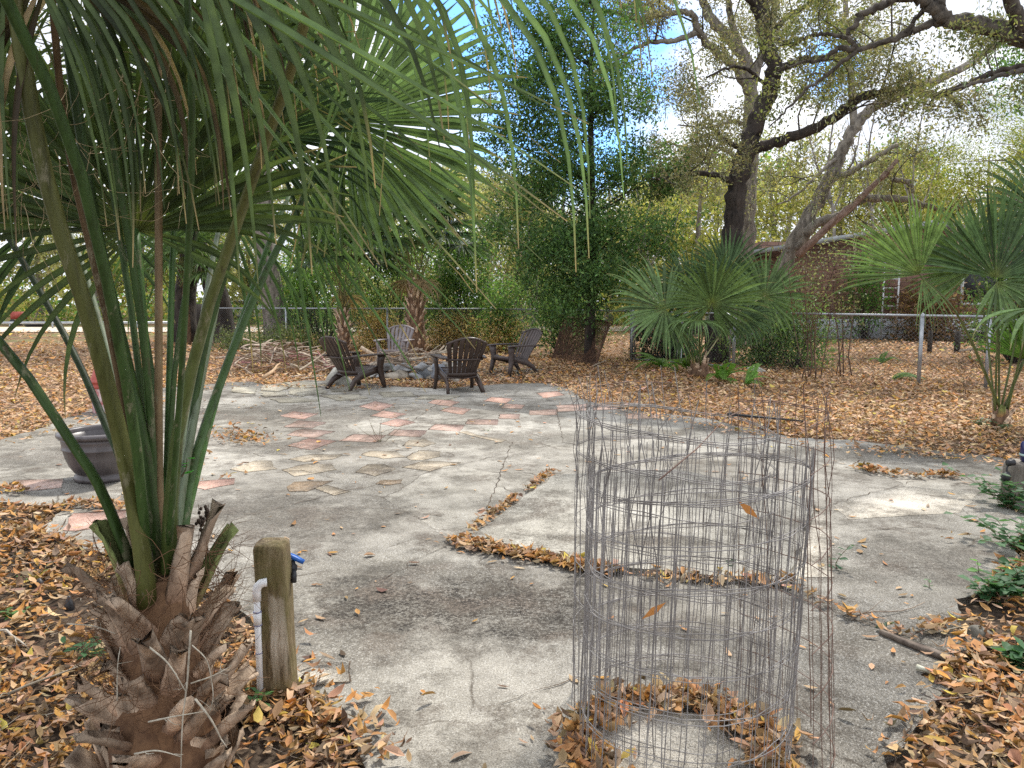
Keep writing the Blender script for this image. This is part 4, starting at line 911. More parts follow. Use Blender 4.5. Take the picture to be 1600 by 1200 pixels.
def frond(t, off, pet, r0, r1, axis, normal, Rr, nseg, spread, pcol=(.10, .16, .045), flat=.55, flare=.0, **kw):
    P = spline(pet, 14); mb = MB(); n = len(P)
    pc = np.array(pcol) * np.linspace(1.1, .9, n)[:, None]
    if isinstance(kw.get('pgrad'), tuple): pc = np.linspace(0, 1, n)[:, None] * np.array(kw.pop('pgrad')) + (1 - np.linspace(0, 1, n)[:, None]) * np.array(pcol)
    tube(mb, P, np.linspace(r0, r1, n) * (1 + flare * np.exp(-np.linspace(0, 1, n) * 9)), 8, pc, flat=flat); f = mb.build('frond', M['petiole'], t, off)
    mb = MB(); hub = P[-1] - unit(P[-1] - P[-2]) * .01
    if axis is None: axis = P[-1] - P[-3]
    fan(mb, hub, axis, normal, Rr, nseg, spread, **kw)
    mb.build('leaf_fan', M['palm'], f, off); return f
def boots(t, off, base, H, rad, n, Lr, seed, wid=(.085, .045), up=(.2, 1.1), green=0, thick=.022, z0=.02, top=None, bright=1.0, bowr=(-.12, .05), lu=.4):
    rg = np.random.default_rng(seed)
    for k in range(n):
        u = k / (n - 1); z = z0 + u * (H - z0); a = k * 2.39996 + rg.normal(0, .12)
        o = A(math.cos(a), math.sin(a), 0); rb = rad(u) * .85; L = Lr * rg.uniform(.6, 1.15) * (1.15 - lu + lu * u); el = up[0] + (up[1] - up[0]) * u + rg.normal(0, .12)
        p0 = base(u) + o * rb * .55 + A(0, 0, -.05 - .04 * rg.random()); dirv = o * math.cos(el) + A(0, 0, math.sin(el)); bow = rg.uniform(*bowr)
        P = [p0, p0 + dirv * L * .3 + o * .01, p0 + dirv * L * .65 + A(0, 0, bow * .3 * L), p0 + dirv * L + A(0, 0, bow * L)]
        P = np.array([q + A(0, 0, z) for q in P]); sd = A(-math.sin(a), math.cos(a), 0); tw = rg.normal(0, .25); sd = sd * math.cos(tw) + A(0, 0, 1) * math.sin(tw)
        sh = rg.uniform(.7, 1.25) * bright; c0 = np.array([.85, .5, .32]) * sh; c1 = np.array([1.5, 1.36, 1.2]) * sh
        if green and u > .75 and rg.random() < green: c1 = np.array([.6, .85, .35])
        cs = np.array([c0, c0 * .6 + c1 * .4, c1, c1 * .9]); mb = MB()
        P2 = spline(P, 8); cs2 = np.array([np.interp(np.linspace(0, 1, 8), np.linspace(0, 1, 4), cs[:, j]) for j in range(3)]).T
        w_ = np.linspace(wid[0] * 1.25, wid[1], 8) * rg.uniform(.8, 1.25) + rg.normal(0, .002, 8)
        S = sd; half = len(P2)
        # crescent section: two mirrored sweeps would overlap, so one thick bowed plate
        T = np.gradient(P2, axis=0); T /= np.linalg.norm(T, axis=1, keepdims=True); Sx = S - T * (T @ S)[:, None]; Sx /= np.linalg.norm(Sx, axis=1, keepdims=True); Nx = np.cross(T, Sx)
        if (Nx[0] @ o) < 0: Nx = -Nx
        th = np.linspace(thick, thick * .5, 8)[:, None]; ring = []
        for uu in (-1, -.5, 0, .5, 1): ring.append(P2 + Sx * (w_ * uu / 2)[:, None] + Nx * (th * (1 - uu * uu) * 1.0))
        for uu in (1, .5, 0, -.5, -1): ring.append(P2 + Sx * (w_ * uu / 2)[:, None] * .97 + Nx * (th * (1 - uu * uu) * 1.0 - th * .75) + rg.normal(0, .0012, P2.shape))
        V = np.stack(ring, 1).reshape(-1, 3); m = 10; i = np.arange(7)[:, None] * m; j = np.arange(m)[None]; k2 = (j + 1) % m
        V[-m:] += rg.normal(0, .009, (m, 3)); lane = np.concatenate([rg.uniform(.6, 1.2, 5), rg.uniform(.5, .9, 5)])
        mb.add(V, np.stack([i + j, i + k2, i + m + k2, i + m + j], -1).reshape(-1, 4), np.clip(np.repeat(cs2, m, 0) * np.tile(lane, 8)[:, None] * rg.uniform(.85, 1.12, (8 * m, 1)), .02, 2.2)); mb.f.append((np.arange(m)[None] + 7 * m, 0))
        mb.build('leaf_base', M['boot'], t, off, smooth=False)

# ---- the big palm at the left, close to the camera
pB = G(260, 1235); pT = D(252, 905, 2.32)
t = empty('fan_palm', pB, 'large close fan palm at left, shaggy booted trunk with long green stems fanning upward', 'palm'); off = pB
mb = MB(); tube(mb, [pB + (pT - pB) * u for u in np.linspace(-.1, 1, 9)], [.14, .15, .15, .14, .13, .12, .105, .095, .08], 14, rough=.08); mb.build('trunk', M['fiber'], t, off)
def base_(u): p = pB + (pT - pB) * u; return A(p[0], p[1], 0)
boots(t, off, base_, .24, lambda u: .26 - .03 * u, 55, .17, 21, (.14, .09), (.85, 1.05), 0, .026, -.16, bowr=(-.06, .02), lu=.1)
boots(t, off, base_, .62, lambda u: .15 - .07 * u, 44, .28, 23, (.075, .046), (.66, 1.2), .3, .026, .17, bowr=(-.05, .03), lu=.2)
mb = MB()
for k in range(420):
    a = R.uniform(0, 2 * pi); z = R.uniform(.25, .75); p = base_(z) + A(.15 * math.cos(a), .15 * math.sin(a), z); d = unit(A(math.cos(a), math.sin(a), R.uniform(-.4, 1)) + NR.normal(0, .5, 3))
    P = [p]; 
    for s in range(6): d = unit(d + NR.normal(0, .35, 3)); P.append(P[-1] + d * R.uniform(.02, .04))
    tube(mb, P, np.linspace(.0013, .0006, 7), 3, cap=False)
mb.build('trunk_fiber', M['fiber'], t, off)
def pth(pts): return [pT * .0 + D(*p) for p in pts]
ol = (.10, .105, .03); gd = (.045, .085, .022); gb = (.075, .155, .04); gl = (.16, .2, .13); br = (.22, .15, .08)
Fr = []
def FF(pts, r0, r1, axis, normal, Rr, nseg, spread, pcol, **kw): 
    rg = np.random.default_rng(len(Fr) + 100); Fr.append(frond(t, off, pth(pts), r0, r1, axis, normal, Rr, nseg, spread, pcol, rng=rg, flare=.5 if r0 > .025 else .2, **kw))
dk = A(.066, .098, .034)  # darker leaf green; the crown's shade is put into the colour
FF([(212, 900, 2.32), (160, 770, 2.28), (117, 700, 2.25), (0, 534, 2.2), (-220, 330, 2.1), (-420, 200, 2.05)], .022, .016, (-.9, -.1, .1), (-.1, -.5, 1), .85, 60, 4.6, gd, col=dk)
FF([(225, 850, 2.42), (197, 740, 2.5), (163, 659, 2.6), (108, 537, 2.75), (2, 350, 2.9), (-60, 240, 3.0)], .015, .011, (-.4, .1, .7), (.2, -1, .4), .9, 64, 5.0, (.03, .05, .018), col=dk, droop=.9, tip=2.5, split=.42, wmul=.55, kk=.3)
FF([(232, 940, 2.24), (222, 860, 2.22), (192, 700, 2.2), (140, 500, 2.1), (85, 330, 2.03), (45, 150, 1.98), (22, -20, 1.93), (14, -130, 1.9)], .034, .026, (-.1, -.1, .8), (-.2, -1, .1), 1.0, 70, 5.6, ol, col=dk, droop=2.6, tip=5, split=.36, dry=.06, wmul=.6, kk=.3)
FF([(240, 860, 2.45), (210, 700, 2.7), (165, 540, 2.95), (125, 408, 3.1), (90, 320, 3.2)], .019, .013, (-.3, .2, .8), (0, -1, .3), .85, 44, 5.0, gl, col=GREEN * .8, droop=.6, tip=1.6, split=.45, wmul=.6, kk=.3)
FF([(244, 890, 2.33), (227, 700, 2.32), (192, 540, 2.3), (157, 388, 2.27), (125, 200, 2.24), (97, 0, 2.2), (82, -120, 2.2)], .026, .019, (-.05, -.05, 1), (.1, -1, .2), 1.0, 66, 5.6, gd, col=dk, droop=2.4, tip=5, split=.36, dry=.05, wmul=.6, kk=.3)
FF([(248, 880, 2.38), (233, 700, 2.42), (226, 520, 2.46), (213, 358, 2.5)], .021, .015, (.0, .12, 1), (0, -1, .15), .8, 46, 3.1, gb, col=dk * 1.15, droop=.15, tip=.7, cup=.16, split=.55, kk=.25)
FF([(252, 885, 2.36), (248, 700, 2.38), (248, 350, 2.42), (246, 0, 2.45), (244, -140, 2.46)], .02, .015, (.1, -.1, .8), (.1, -1, .3), .85, 44, 4.0, br, col=dk, droop=2.4, tip=5, split=.4, dry=.2, wmul=.6)
FF([(258, 880, 2.4), (262, 700, 2.48), (271, 380, 2.64), (287, 135, 2.78)], .019, .013, (.05, .25, 1), (-.1, -1, .25), .66, 60, 4.6, gb, col=dk * 1.2, droop=.3, tip=1.6, split=.5, wmul=.8, kk=.3)
FF([(264, 890, 2.3), (274, 700, 2.28), (320, 500, 2.24), (365, 365, 2.2), (425, 195, 2.1), (470, 60, 2.02), (505, -90, 1.95), (520, -170, 1.9)], .028, .019, (.12, .04, .1), (.05, -.9, .4), 1.12, 30, 3.2, (.085, .125, .035), col=GREENL * .95, droop=2.6, tip=7, split=.36, wmul=.4, pgrad=(.16, .13, .045), tan=.05)
FF([(272, 860, 2.4), (295, 700, 2.55), (350, 423, 2.9), (412, 208, 3.1)], .024, .015, (.25, .3, .95), (.1, -1, .2), .62, 54, 4.8, gl, col=GREEN * .8, droop=.35, tip=2.0, split=.45, wmul=.7, kk=.3)
FF([(283, 850, 2.42), (309, 700, 2.6), (400, 458, 2.95), (490, 280, 3.2), (541, 186, 3.3)], .018, .012, (.62, .15, .75), (-.12, -1, .1), .76, 80, 5.6, (.075, .13, .045), col=GREENL * 1.15, droop=.12, tip=.8, cup=.03, split=.68)
FF([(262, 880, 2.3), (285, 560, 2.1), (300, 200, 1.9), (285, -140, 1.75)], .015, .012, (.3, -.05, .3), (.1, -1, .5), .95, 30, 4.0, gd, col=dk * 1.3, droop=2.2, tip=5, split=.4, wmul=.45)
# a frond arching over from behind the camera's left shoulder: a few broad near segments
FF([(232, 895, 2.27), (205, 640, 2.12), (120, 250, 1.85), (-20, -60, 1.6), (-100, -250, 1.42), (-130, -300, 1.3)], .022, .015, (.80, .16, -.46), (.3, -.6, .7), 1.15, 5, .34, gd, col=GREENL * .9, droop=.1, tip=.3, split=.5, wmul=.36, fold=.6, lenfall=0)
# lower segments of the upright fan, hanging apart to the left and right
fan_hub = D(213, 358, 2.5); mb = MB()
fan(mb, fan_hub, (-.8, -.1, -.25), (0, -1, .3), .72, 10, 1.5, col=dk, droop=.5, tip=1.2, split=.4, wmul=.55, kk=.3, rng=np.random.default_rng(7))
fan(mb, fan_hub, (.75, .1, .1), (0, -1, .3), .55, 7, 1.2, col=dk * 1.2, droop=.7, tip=1.6, split=.4, wmul=.55, kk=.3, rng=np.random.default_rng(8)); mb.build('leaf_fan', M['palm'], Fr[5], off)
# a dead brown frond hanging in the left of the crown
FF([(232, 880, 2.36), (180, 560, 2.3), (110, 250, 2.15), (85, 40, 2.0), (80, -60, 1.95)], .016, .012, (-.05, -.05, .2), (.1, -1, .2), .85, 34, 5.0, (.13, .085, .045), col=A(.085, .06, .033), droop=3.2, tip=7, split=.3, wmul=.55, kk=.35, dry=.12)
FF([(238, 880, 2.36), (215, 560, 2.4), (170, 250, 2.45), (150, 0, 2.4), (155, -90, 2.4)], .016, .012, (.15, -.05, .3), (.1, -1, .2), .9, 40, 4.6, gd, col=dk * 1.1, droop=2.6, tip=6, split=.34, wmul=.5, kk=.35, dry=.08)
# straight bright segments slanting across from the upper left, and back from the upper right
FF([(242, 890, 2.36), (232, 600, 2.33), (170, 200, 2.2), (80, -100, 2.05), (60, -260, 1.95)], .018, .013, (.72, .10, -.62), (.3, -.7, .6), 1.5, 9, .75, gd, col=GREENL * .7, droop=.1, tip=.3, split=.4, wmul=.3, lenfall=0, kk=.12)
FF([(272, 870, 2.45), (330, 500, 2.7), (470, 120, 2.75), (600, -110, 2.75), (660, -200, 2.75)], .018, .013, (-.55, .02, -.8), (-.2, -.9, .3), 1.35, 12, 1.1, gd, col=GREENL * .75, droop=.15, tip=.4, split=.4, wmul=.3, lenfall=0, kk=.14, tan=.1)
FF([(278, 860, 2.5), (345, 600, 2.9), (420, 380, 3.2), (455, 300, 3.4)], .014, .010, (.75, .1, -.25), (-.1, -1, .2), 1.0, 20, 2.2, gb, col=GREEN * 1.3, droop=.4, tip=1.0, split=.35, wmul=.35, kk=.2, tan=.12)
# sparse hanging segments of fronds whose fans are above the frame
FF([(258, 870, 2.42), (275, 560, 2.5), (330, 250, 2.6), (395, 20, 2.7), (450, -110, 2.75)], .014, .011, (.05, .05, .1), (.05, -.9, .4), 1.15, 22, 3.4, gd, col=GREENL * .9, droop=2.8, tip=7, split=.36, wmul=.3, tan=.1, dry=.12)
FF([(250, 870, 2.4), (235, 560, 2.5), (170, 250, 2.6), (150, 20, 2.7), (150, -110, 2.75)], .014, .011, (-.1, .05, .1), (.05, -.9, .4), 1.4, 26, 4.2, gd, col=GREEN, droop=2.8, tip=7, split=.36, wmul=.3, tan=.1, dry=.1)
FF([(262, 860, 2.5), (300, 600, 3.0), (330, 420, 3.5), (350, 320, 3.8)], .014, .011, (.2, .2, .8), (.05, -1, .2), 1.0, 44, 5.2, gl, col=GREEN * 1.2, droop=1.6, tip=5, split=.4, wmul=.45, tan=.08)
# curled dry threads hanging from the stems
mb = MB()
for k in range(60):
    px, py = R.uniform(20, 280), R.uniform(60, 330); Y = R.uniform(1.95, 2.35); p = D(px, py, Y); d = A(R.uniform(-.4, .4), R.uniform(-.2, .2), -1); P = [p]; cv = NR.normal(0, .22, 3)
    for s in range(9): d = unit(d + cv + NR.normal(0, .16, 3)); P.append(P[-1] + d * R.uniform(.015, .035))
    tube(mb, P, np.linspace(.0009, .0004, 10), 4, (.8, .66, .42), cap=False)
tag(mb.build('leaf_thread', M['twig'], t, off), kind='stuff')

def twigset(pts, r, lab, n=10, forks=3):
    return stickobj(wob(pts[0], pts[1], 8, .03, NR) if len(pts) == 2 else spline(pts, 14), r, lab, None, 'twig', (.85, .82, .75), 'twig', forks, cat='twig')
twigset([D(298, 985, 1.98), D(292, 1070, 1.96), D(285, 1130, 1.95), D(282, 1230, 1.95)], 0.0029, 'long upright bleached twig leaning on the front of the large palm trunk', forks=2)
twigset([D(225, 1005, 2.0), D(262, 1036, 1.97), D(290, 1080, 1.95)], 0.0030, 'bleached forked twig slanting across the upper trunk of the large palm', forks=2)
twigset([D(305, 1092, 1.95), D(330, 1125, 1.95), D(348, 1160, 1.97)], 0.0033, 'short thick bleached twig at the right side of the large palm trunk', forks=1)
twigset([D(232, 1128, 1.95), D(270, 1120, 1.93), D(318, 1112, 1.96)], 0.0025, 'level bleached twig crossing low on the large palm trunk', forks=2)
twigset([D(210, 1178, 1.94), D(245, 1173, 1.92), D(282, 1182, 1.93)], 0.0028, 'lowest bleached twig lying across the foot of the large palm', forks=2)
twigset([D(298, 1068, 1.97), D(335, 1055, 2.0), D(362, 1040, 2.02)], 0.0021, 'fine pale twig reaching right from the middle of the large palm trunk', forks=2)
twigset([D(183, 1095, 2.0), D(184, 1040, 2.02), D(188, 1010, 2.05)], 0.0021, 'fine pale twig standing at the left side of the large palm trunk', forks=1)
twigset([D(105, 975, 2.3), D(145, 978, 2.15), D(180, 990, 2.05)], 0.0024, 'pale twig reaching left from the large palm trunk over the leaves', forks=2)
twigset([D(300, 1008, 1.97), D(322, 1030, 1.97), D(330, 1060, 1.98), D(333, 1090, 1.97), D(327, 1115, 1.97)], 0.0018, 'thin pale twig bending down the right side of the large palm trunk', forks=1)
# dry seed stalks beside the stems
def weedstalk(p, h, label, n=5, col=(.35, .28, .25)):
    mb = MB(); off = p
    for k in range(n):
        q = p + A(*NR.normal(0, .015, 2), 0); e = q + A(*NR.normal(0, .12 * h, 2), h * R.uniform(.6, 1)); P = wob(q, e, 7, .05, NR); tube(mb, P, np.linspace(.0028, .0012, 7) * max(1, h / .45), 4, col)
        for s in range(9): stone(mb, P[-1] + (P[-3] - P[-1]) * R.uniform(-.1, 1.2) + NR.normal(0, .008, 3), (.006, .006, .008), NR, 1, 0, np.array(col) * .5, 0)
    o = mb.build('dried_weed', M['stick'], None, off); o.location = tuple(off); return tag(o, label, 'weed')
weedstalk(D(322, 895, 2.5), .24, 'dark dried seed stalks beside the stems of the large palm', 4)

# ---- generic palm built from a list of fans
def palm(name_label, base, trunkh, trunkr, fans, nboots, seed, bootL=.3, wid=(.09, .05), col=GREEN, skirt=0, stub=True, group=None):
    t = empty('fan_palm', base, name_label, 'palm', group); rg = np.random.default_rng(seed); top = base + A(0, 0, trunkh)
    mb = MB(); tube(mb, [base + A(0, 0, trunkh * u) for u in np.linspace(-.05, 1, 7)], trunkr * np.array([.9, 1, 1, .95, .9, .85, .6]), 12, (.5, .36, .27), rough=.06); mb.build('trunk', M['boot'], t, base)
    if nboots: boots(t, base, lambda u: A(base[0], base[1], 0), trunkh, lambda u: trunkr * (1.1 - .2 * u), nboots, bootL, seed, wid, (.75, 1.25), .2, .03, base[2] + .05, bright=1.5)
    for f in fans:
        hub, axis, nrm, Rr = f[:4]; kw = dict(nseg=44, spread=5.0, droop=.4, tip=1.3, col=col); kw.update(f[4] if len(f) > 4 else {})
        ns, spd = kw.pop('nseg'), kw.pop('spread'); st_ = top + A(*rg.normal(0, trunkr * .35, 2), -.05); md = st_ * .45 + hub * .55 + A(0, 0, .12 * np.linalg.norm(hub - st_))
        frond(t, base, [st_, md, hub], kw.pop('r0', .017), .011, axis, nrm, Rr, ns, spd, kw.pop('pcol', (.12, .15, .055)), rng=rg, **kw)
    if skirt:
        for k in range(skirt):
            a = rg.uniform(0, 2 * pi); o = A(math.cos(a), math.sin(a), 0); hub = top + o * rg.uniform(.35, .7) + A(0, 0, rg.uniform(.1, .5))
            frond(t, base, [top, top + o * .3 + A(0, 0, .45), hub], .014, .009, o * .5 + A(0, 0, -.8), o + A(0, 0, .3), .8, 22, 3.2, (.3, .2, .12), rng=rg, col=A(.25, .165, .09), droop=1.5, tip=4, split=.35, dry=.8, pgrad=(.3, .2, .12))
    return t
# middle palm in front of the gate
b = G(1092, 588)
def U(px, py, dy=0): return D(px, py, b[1] + dy)
palm('bushy low fan palm in the middle before the gate, its fans spread at fence height', b, .28, .2, [
    (U(1038, 482, -.3), (-.9, -.1, .35), (.1, -.8, .6), 1.25, dict(nseg=54, spread=5.2, droop=.4, tip=1.1, col=GREENL)),
    (U(1113, 474, -.5), (.1, -.35, .8), (0, -.9, .35), 1.15, dict(nseg=54, spread=5.4, droop=.3, tip=1.0, col=GREENL * .9)),
    (U(1196, 462, .2), (.75, .1, .6), (-.15, -1, .15), 1.0, dict(nseg=50, spread=5.6, droop=.3, col=GREENL, pcol=(.42, .4, .22), r0=.022)),
    (U(1135, 430, .5), (.25, .2, 1), (0, -1, .2), 1.05, dict(nseg=50, spread=5.0, droop=.3)),
    (U(1080, 455, .4), (-.3, .3, .9), (.1, -1, .3), 1.0, dict(nseg=46, spread=4.6, droop=.5)),
    (U(1150, 470, .8), (.4, .5, .7), (0, -1, .4), 1.0, dict(nseg=46, spread=4.6, droop=.6)),
    (U(1090, 500, -.7), (-.1, -.7, -.1), (0, -.6, .8), .8, dict(nseg=38, spread=4.2, droop=1.6, tip=4, split=.4, col=GREENL)),
    (U(1070, 520, .1), (-.5, -.3, -.4), (-.2, -1, .3), .7, dict(nseg=30, spread=3.6, droop=1.6, tip=3, split=.4)),
    (U(1165, 500, -.2), (.6, -.4, -.1), (.2, -1, .4), .7, dict(nseg=34, spread=4, droop=1.4, tip=3, split=.4))], 14, 31, .28)
# right palm; its sunlit look is put into the lighter green of the fans
b = G(1562, 668)
palm('young fan palm at the right edge with tall stems rising from a leafy foot', b, .22, .1, [
    (U(1436, 428, -.2), (-.72, .0, .78), (-.35, -1, -.35), 1.0, dict(nseg=34, spread=1.95, col=GREENL, droop=.25, tip=.7, split=.55, cup=.1, r0=.022)),
    (U(1440, 434, -.3), (.25, -.2, -.9), (-.2, -1, .1), .62, dict(nseg=9, spread=.9, droop=1, tip=2, split=.3, wmul=.6, col=GREENL)),
    (U(1520, 421, .3), (-.75, .2, .7), (.1, -1, .1), .98, dict(nseg=40, spread=3.0, droop=.25, tip=.6, col=GREENL, cup=.12)),
    (U(1556, 432, -.1), (.05, .05, 1), (.1, -1, .12), 1.12, dict(nseg=48, spread=3.0, droop=.2, tip=.8, split=.6, col=GREEN * 1.15, cup=.08)),
    (U(1558, 440, -.2), (.5, -.3, -.9), (.1, -1, .4), .75, dict(nseg=22, spread=2.6, droop=1, tip=2, split=.35, col=GREENL)),
    (U(1600, 560, .1), (.1, -.1, .9), (-.6, -1, .1), .62, dict(nseg=30, spread=2.8, droop=.3, tip=1, col=A(.10, .2, .045))),
    (U(1680, 430, .2), (.7, .0, .6), (0, -1, .4), 1.05, dict(nseg=44, spread=4.8, droop=.5)),
    (U(1640, 340, .4), (.3, .3, .8), (0, -1, .4), 1.05, dict(nseg=44, spread=4.8, droop=.5)),
    (U(1620, 480, -.5), (.6, -.5, -.1), (.3, -.5, .8), 1.0, dict(nseg=40, spread=4.6, droop=1.2, tip=3, col=GREENL))], 9, 32, .2, (.07, .04))
# sabals at the fence
def ring_fans(top, n, rg, R0=.95, hmin=.5, hmax=1.5, out=.9, col=GREEN, **k):
    L = []
    for i in range(n):
        a = i * 2.39996 + rg.uniform(-.3, .3); u = i / n; el = .15 + 1.1 * (1 - u); o = A(math.cos(a), math.sin(a), 0)
        hub = top + o * out * (.55 + .6 * u) + A(0, 0, hmax - (hmax - hmin) * u)
        L.append((hub, o * (.5 + u) + A(0, 0, .7 - 1.1 * u), o * -.2 + A(0, -.3, 1), R0 * rg.uniform(.85, 1.15), dict(nseg=36, spread=5.0, droop=.9, tip=2.4, col=col * rg.uniform(.8, 1.25), nst=8, split=.5, pcol=(.22, .2, .09), **k)))
    return L
rg = np.random.default_rng(50)
b = A(-2.6, 20.9, 0); b[0] = D(650, 545, 20.9)[0]
palm('tall shaggy fan palm with a thick booted trunk behind the sun greyed chair', b, 1.75, .26, ring_fans(b + A(0, 0, 1.7), 22, rg, 1.05, 1.15, 2.6, 1.15), 80, 33, .42, (.10, .055), skirt=2)
b = A(D(537, 540, 21.6)[0], 21.6, 0)
palm('slimmer fan palm with a booted trunk behind the left chair', b, 1.25, .17, ring_fans(b + A(0, 0, 1.25), 18, rg, 1.0, 1.1, 2.5, 1.0), 60, 34, .34, (.085, .045), skirt=1)
b = A(D(292, 520, 25)[0], 25, 0)
palm('fan palm in front of the far left oak trunks, behind the brush pile', b, 1.9, .12, ring_fans(b + A(0, 0, 1.9), 20, rg, 1.0, .3, 1.7, .9, col=GREENL), 0, 35)

# =====================================================================  FERNS, WEEDS
def fern_mesh(L, rg, col=A(.13, .24, .05), droop=1.0):
    mb = MB(); P = [A(0, 0, 0)]; d = unit(A(1, 0, 1.3)); n = 18
    for k in range(n): d = unit(d + A(0, 0, -.11 * droop)); P.append(P[-1] + d * L / n)
    P = np.array(P); tube(mb, P, np.linspace(.004, .001, n + 1), 4, col * .8)
    for k in range(2, n + 1):
        for q in (0, .5):
            if k + q > n: continue
            i = int(k); p = P[i] * (1 - q) + P[min(n, i + 1)] * q; T = unit(P[min(n, i + 1)] - P[i - 1]); u = (k + q) / (n + 1); ln = L * .16 * math.sin(min(1, u * 1.5 + .12) * pi * .62 if u < .6 else pi * .62) * (1 if u < .55 else (1.03 - u) / .48)
            for s in (-1, 1):
                e = p + A(0, s, 0) * ln + T * ln * .35 - A(0, 0, ln * .2); w = T * L * .012
                mb.add([p - w, (p + e) / 2 - w * 1.5 + A(0, 0, .1 * ln), e, (p + e) / 2 + w * 1.5 + A(0, 0, .1 * ln)], [(0, 1, 2), (0, 2, 3)], col * R.uniform(.8, 1.2))
    return mb
fern_protos = []
def fern(p, n, L, label, col=1.0, spread=(0, 2 * pi), group=None):
    t = empty('fern', p, label, 'fern', group)
    for k in range(n):
        mb = fern_mesh(L * R.uniform(.75, 1.15), NR, A(.13, .24, .05) * col * R.uniform(.85, 1.2), R.uniform(.6, 1.3)); o = mb.build('fern_frond', M['foliage'], t)
        o.rotation_euler = (R.uniform(-.15, .15), R.uniform(-.45, .15), R.uniform(*spread)); o.location = (R.uniform(-.05, .05), R.uniform(-.05, .05), 0)
fern(G(1128, 596), 9, .75, 'bright green fern beside the foot of the middle palm', 1.15, (-2.6, .6)); fern(G(1165, 603), 7, .55, 'yellow green fern lying over leaves right of the middle palm', 1.3, (-1.2, 1))
fern(G(1040, 577), 8, .8, 'fern left of the middle palm at the gate', .9, (1.5, 5)); fern(G(1395, 596), 6, .6, 'low fern in the leaves left of the right fence post', .9, (-1.3, .4)); fern(G(1378, 570), 5, .5, 'small sparse fern under the ladder side of the fence', .9, (-.5, 2.4))
fern(G(1082, 583) + A(0, .4, 0), 7, .8, 'dark fern growing behind the middle palm foot', .7)
def seedling(p, h, leafL, n, label, col=A(.06, .13, .055), name='weed', cat='weed', aspect=.45, stems=1, lean=.2, group=None):
    t = empty(name, p, label, cat, group); mb = MB(); lb = MB(); rg = NR
    for s in range(stems):
        e = p + A(*rg.normal(0, lean * h, 2), h * R.uniform(.7, 1)); P = wob(p, e, 7, .05, rg); tube(mb, P, np.linspace(.0028, .0012, 7), 5, (.5, .45, .3))
        for k in range(n):
            u = .25 + .75 * k / max(1, n - 1); q = P[min(6, int(u * 6))]; a = k * 2.4 + s; d = unit(A(math.cos(a), math.sin(a), R.uniform(-.1, .5))); sd = unit(np.cross(d, A(0, 0, 1)) + rg.normal(0, .2, 3)); L = leafL * R.uniform(.7, 1.15); w = L * aspect * .5; nn = np.cross(sd, d)
            V = [q, q + d * L * .3 + sd * w * .8, q + d * L * .65 + sd * w, q + d * L + A(0, 0, -L * .15), q + d * L * .65 - sd * w, q + d * L * .3 - sd * w * .8, q + d * L * .33 - nn * w * .3, q + d * L * .66 - nn * w * .35]
            lb.add(V, [(0, 1, 6), (0, 6, 5), (1, 2, 7, 6), (6, 7, 4, 5), (2, 3, 7), (7, 3, 4)], np.clip(col * R.uniform(.75, 1.3), .01, .9))
    mb.build('stem', M['stick'], t, p); lb.build('leaves', M['foliage'], t, p)
seedling(G(1312, 897), .17, .055, 11, 'leafy green weed sprouting right of the wire mesh', A(.05, .115, .06)); seedling(G(1381, 990), .085, .05, 6, 'small dark oak seedling growing in a crack of the patio', A(.03, .075, .04), aspect=.6)
seedling(G(1452, 925), .09, .035, 5, 'thin sprig growing from a crack near the right edge of the patio', A(.09, .17, .08)); seedling(G(1140, 900), .08, .05, 9, 'dark green weed at the front edge of the raised slab inside the mesh', A(.035, .085, .04), stems=2)
seedling(G(398, 1115), .13, .05, 7, 'bright green weed at the foot of the white pipe', A(.09, .2, .06), stems=4, lean=.5, aspect=.3); seedling(G(345, 1165), .08, .05, 6, 'small green weed at the right foot of the large palm', A(.08, .18, .06), stems=2, lean=.4)
seedling(G(150, 1030), .10, .055, 9, 'dark green weed on the leaves left of the large palm', A(.05, .12, .05), stems=4, lean=.6); seedling(D(284, 745, 2.3), .07, .035, 4, 'small round leaved vine climbing the stems of the large palm', A(.06, .28, .05), aspect=.9, name='vine', cat='vine')
seedling(G(18, 965), .05, .04, 6, 'small green weed in the leaves at the far left edge', A(.1, .2, .06), stems=4, lean=.8); seedling(G(60, 905), .05, .03, 6, 'tiny green weed among leaves below the left paver', A(.1, .2, .06), stems=3, lean=.8)
seedling(G(595, 694), .28, .02, 3, 'wiry grass tuft growing between the pink pavers', A(.12, .17, .07), stems=6, lean=.4); seedling(G(765, 676), .04, .03, 5, 'small weed in a joint by the last pink paver', A(.08, .15, .06), stems=4, lean=.9)
for px, py, s, lab in ((1578, 800, .5, 'dense green vine around the foot of the stump'), (1592, 862, .42, 'green vine spilling onto the right edge of the patio below the stump'), (1548, 940, .3, 'leafy vine beside the mossy rock at the right edge'), (1605, 930, .35, 'dark vine clump at the right edge near the rock'), (1590, 1040, .16, 'small vine sprig in the lower right leaves')):
    seedling(G(px, py), s * .5, .075, 10, lab, A(.06, .135, .06), 'vine', 'vine', .6, stems=int(24 * s) + 3, lean=.75)
seedling(G(1528, 900), .1, .06, 5, 'bright broad leaf sprig at the right patio edge', A(.13, .3, .07), stems=1, aspect=.6)
for px, py, k in ((1568, 676, 1), (1535, 668, 2)): seedling(G(px, py), .12, .06, 8, ['', 'low green plant round the foot of the right palm', 'small green plant left of the right palm foot'][k], A(.05, .11, .04), stems=7, lean=.8)
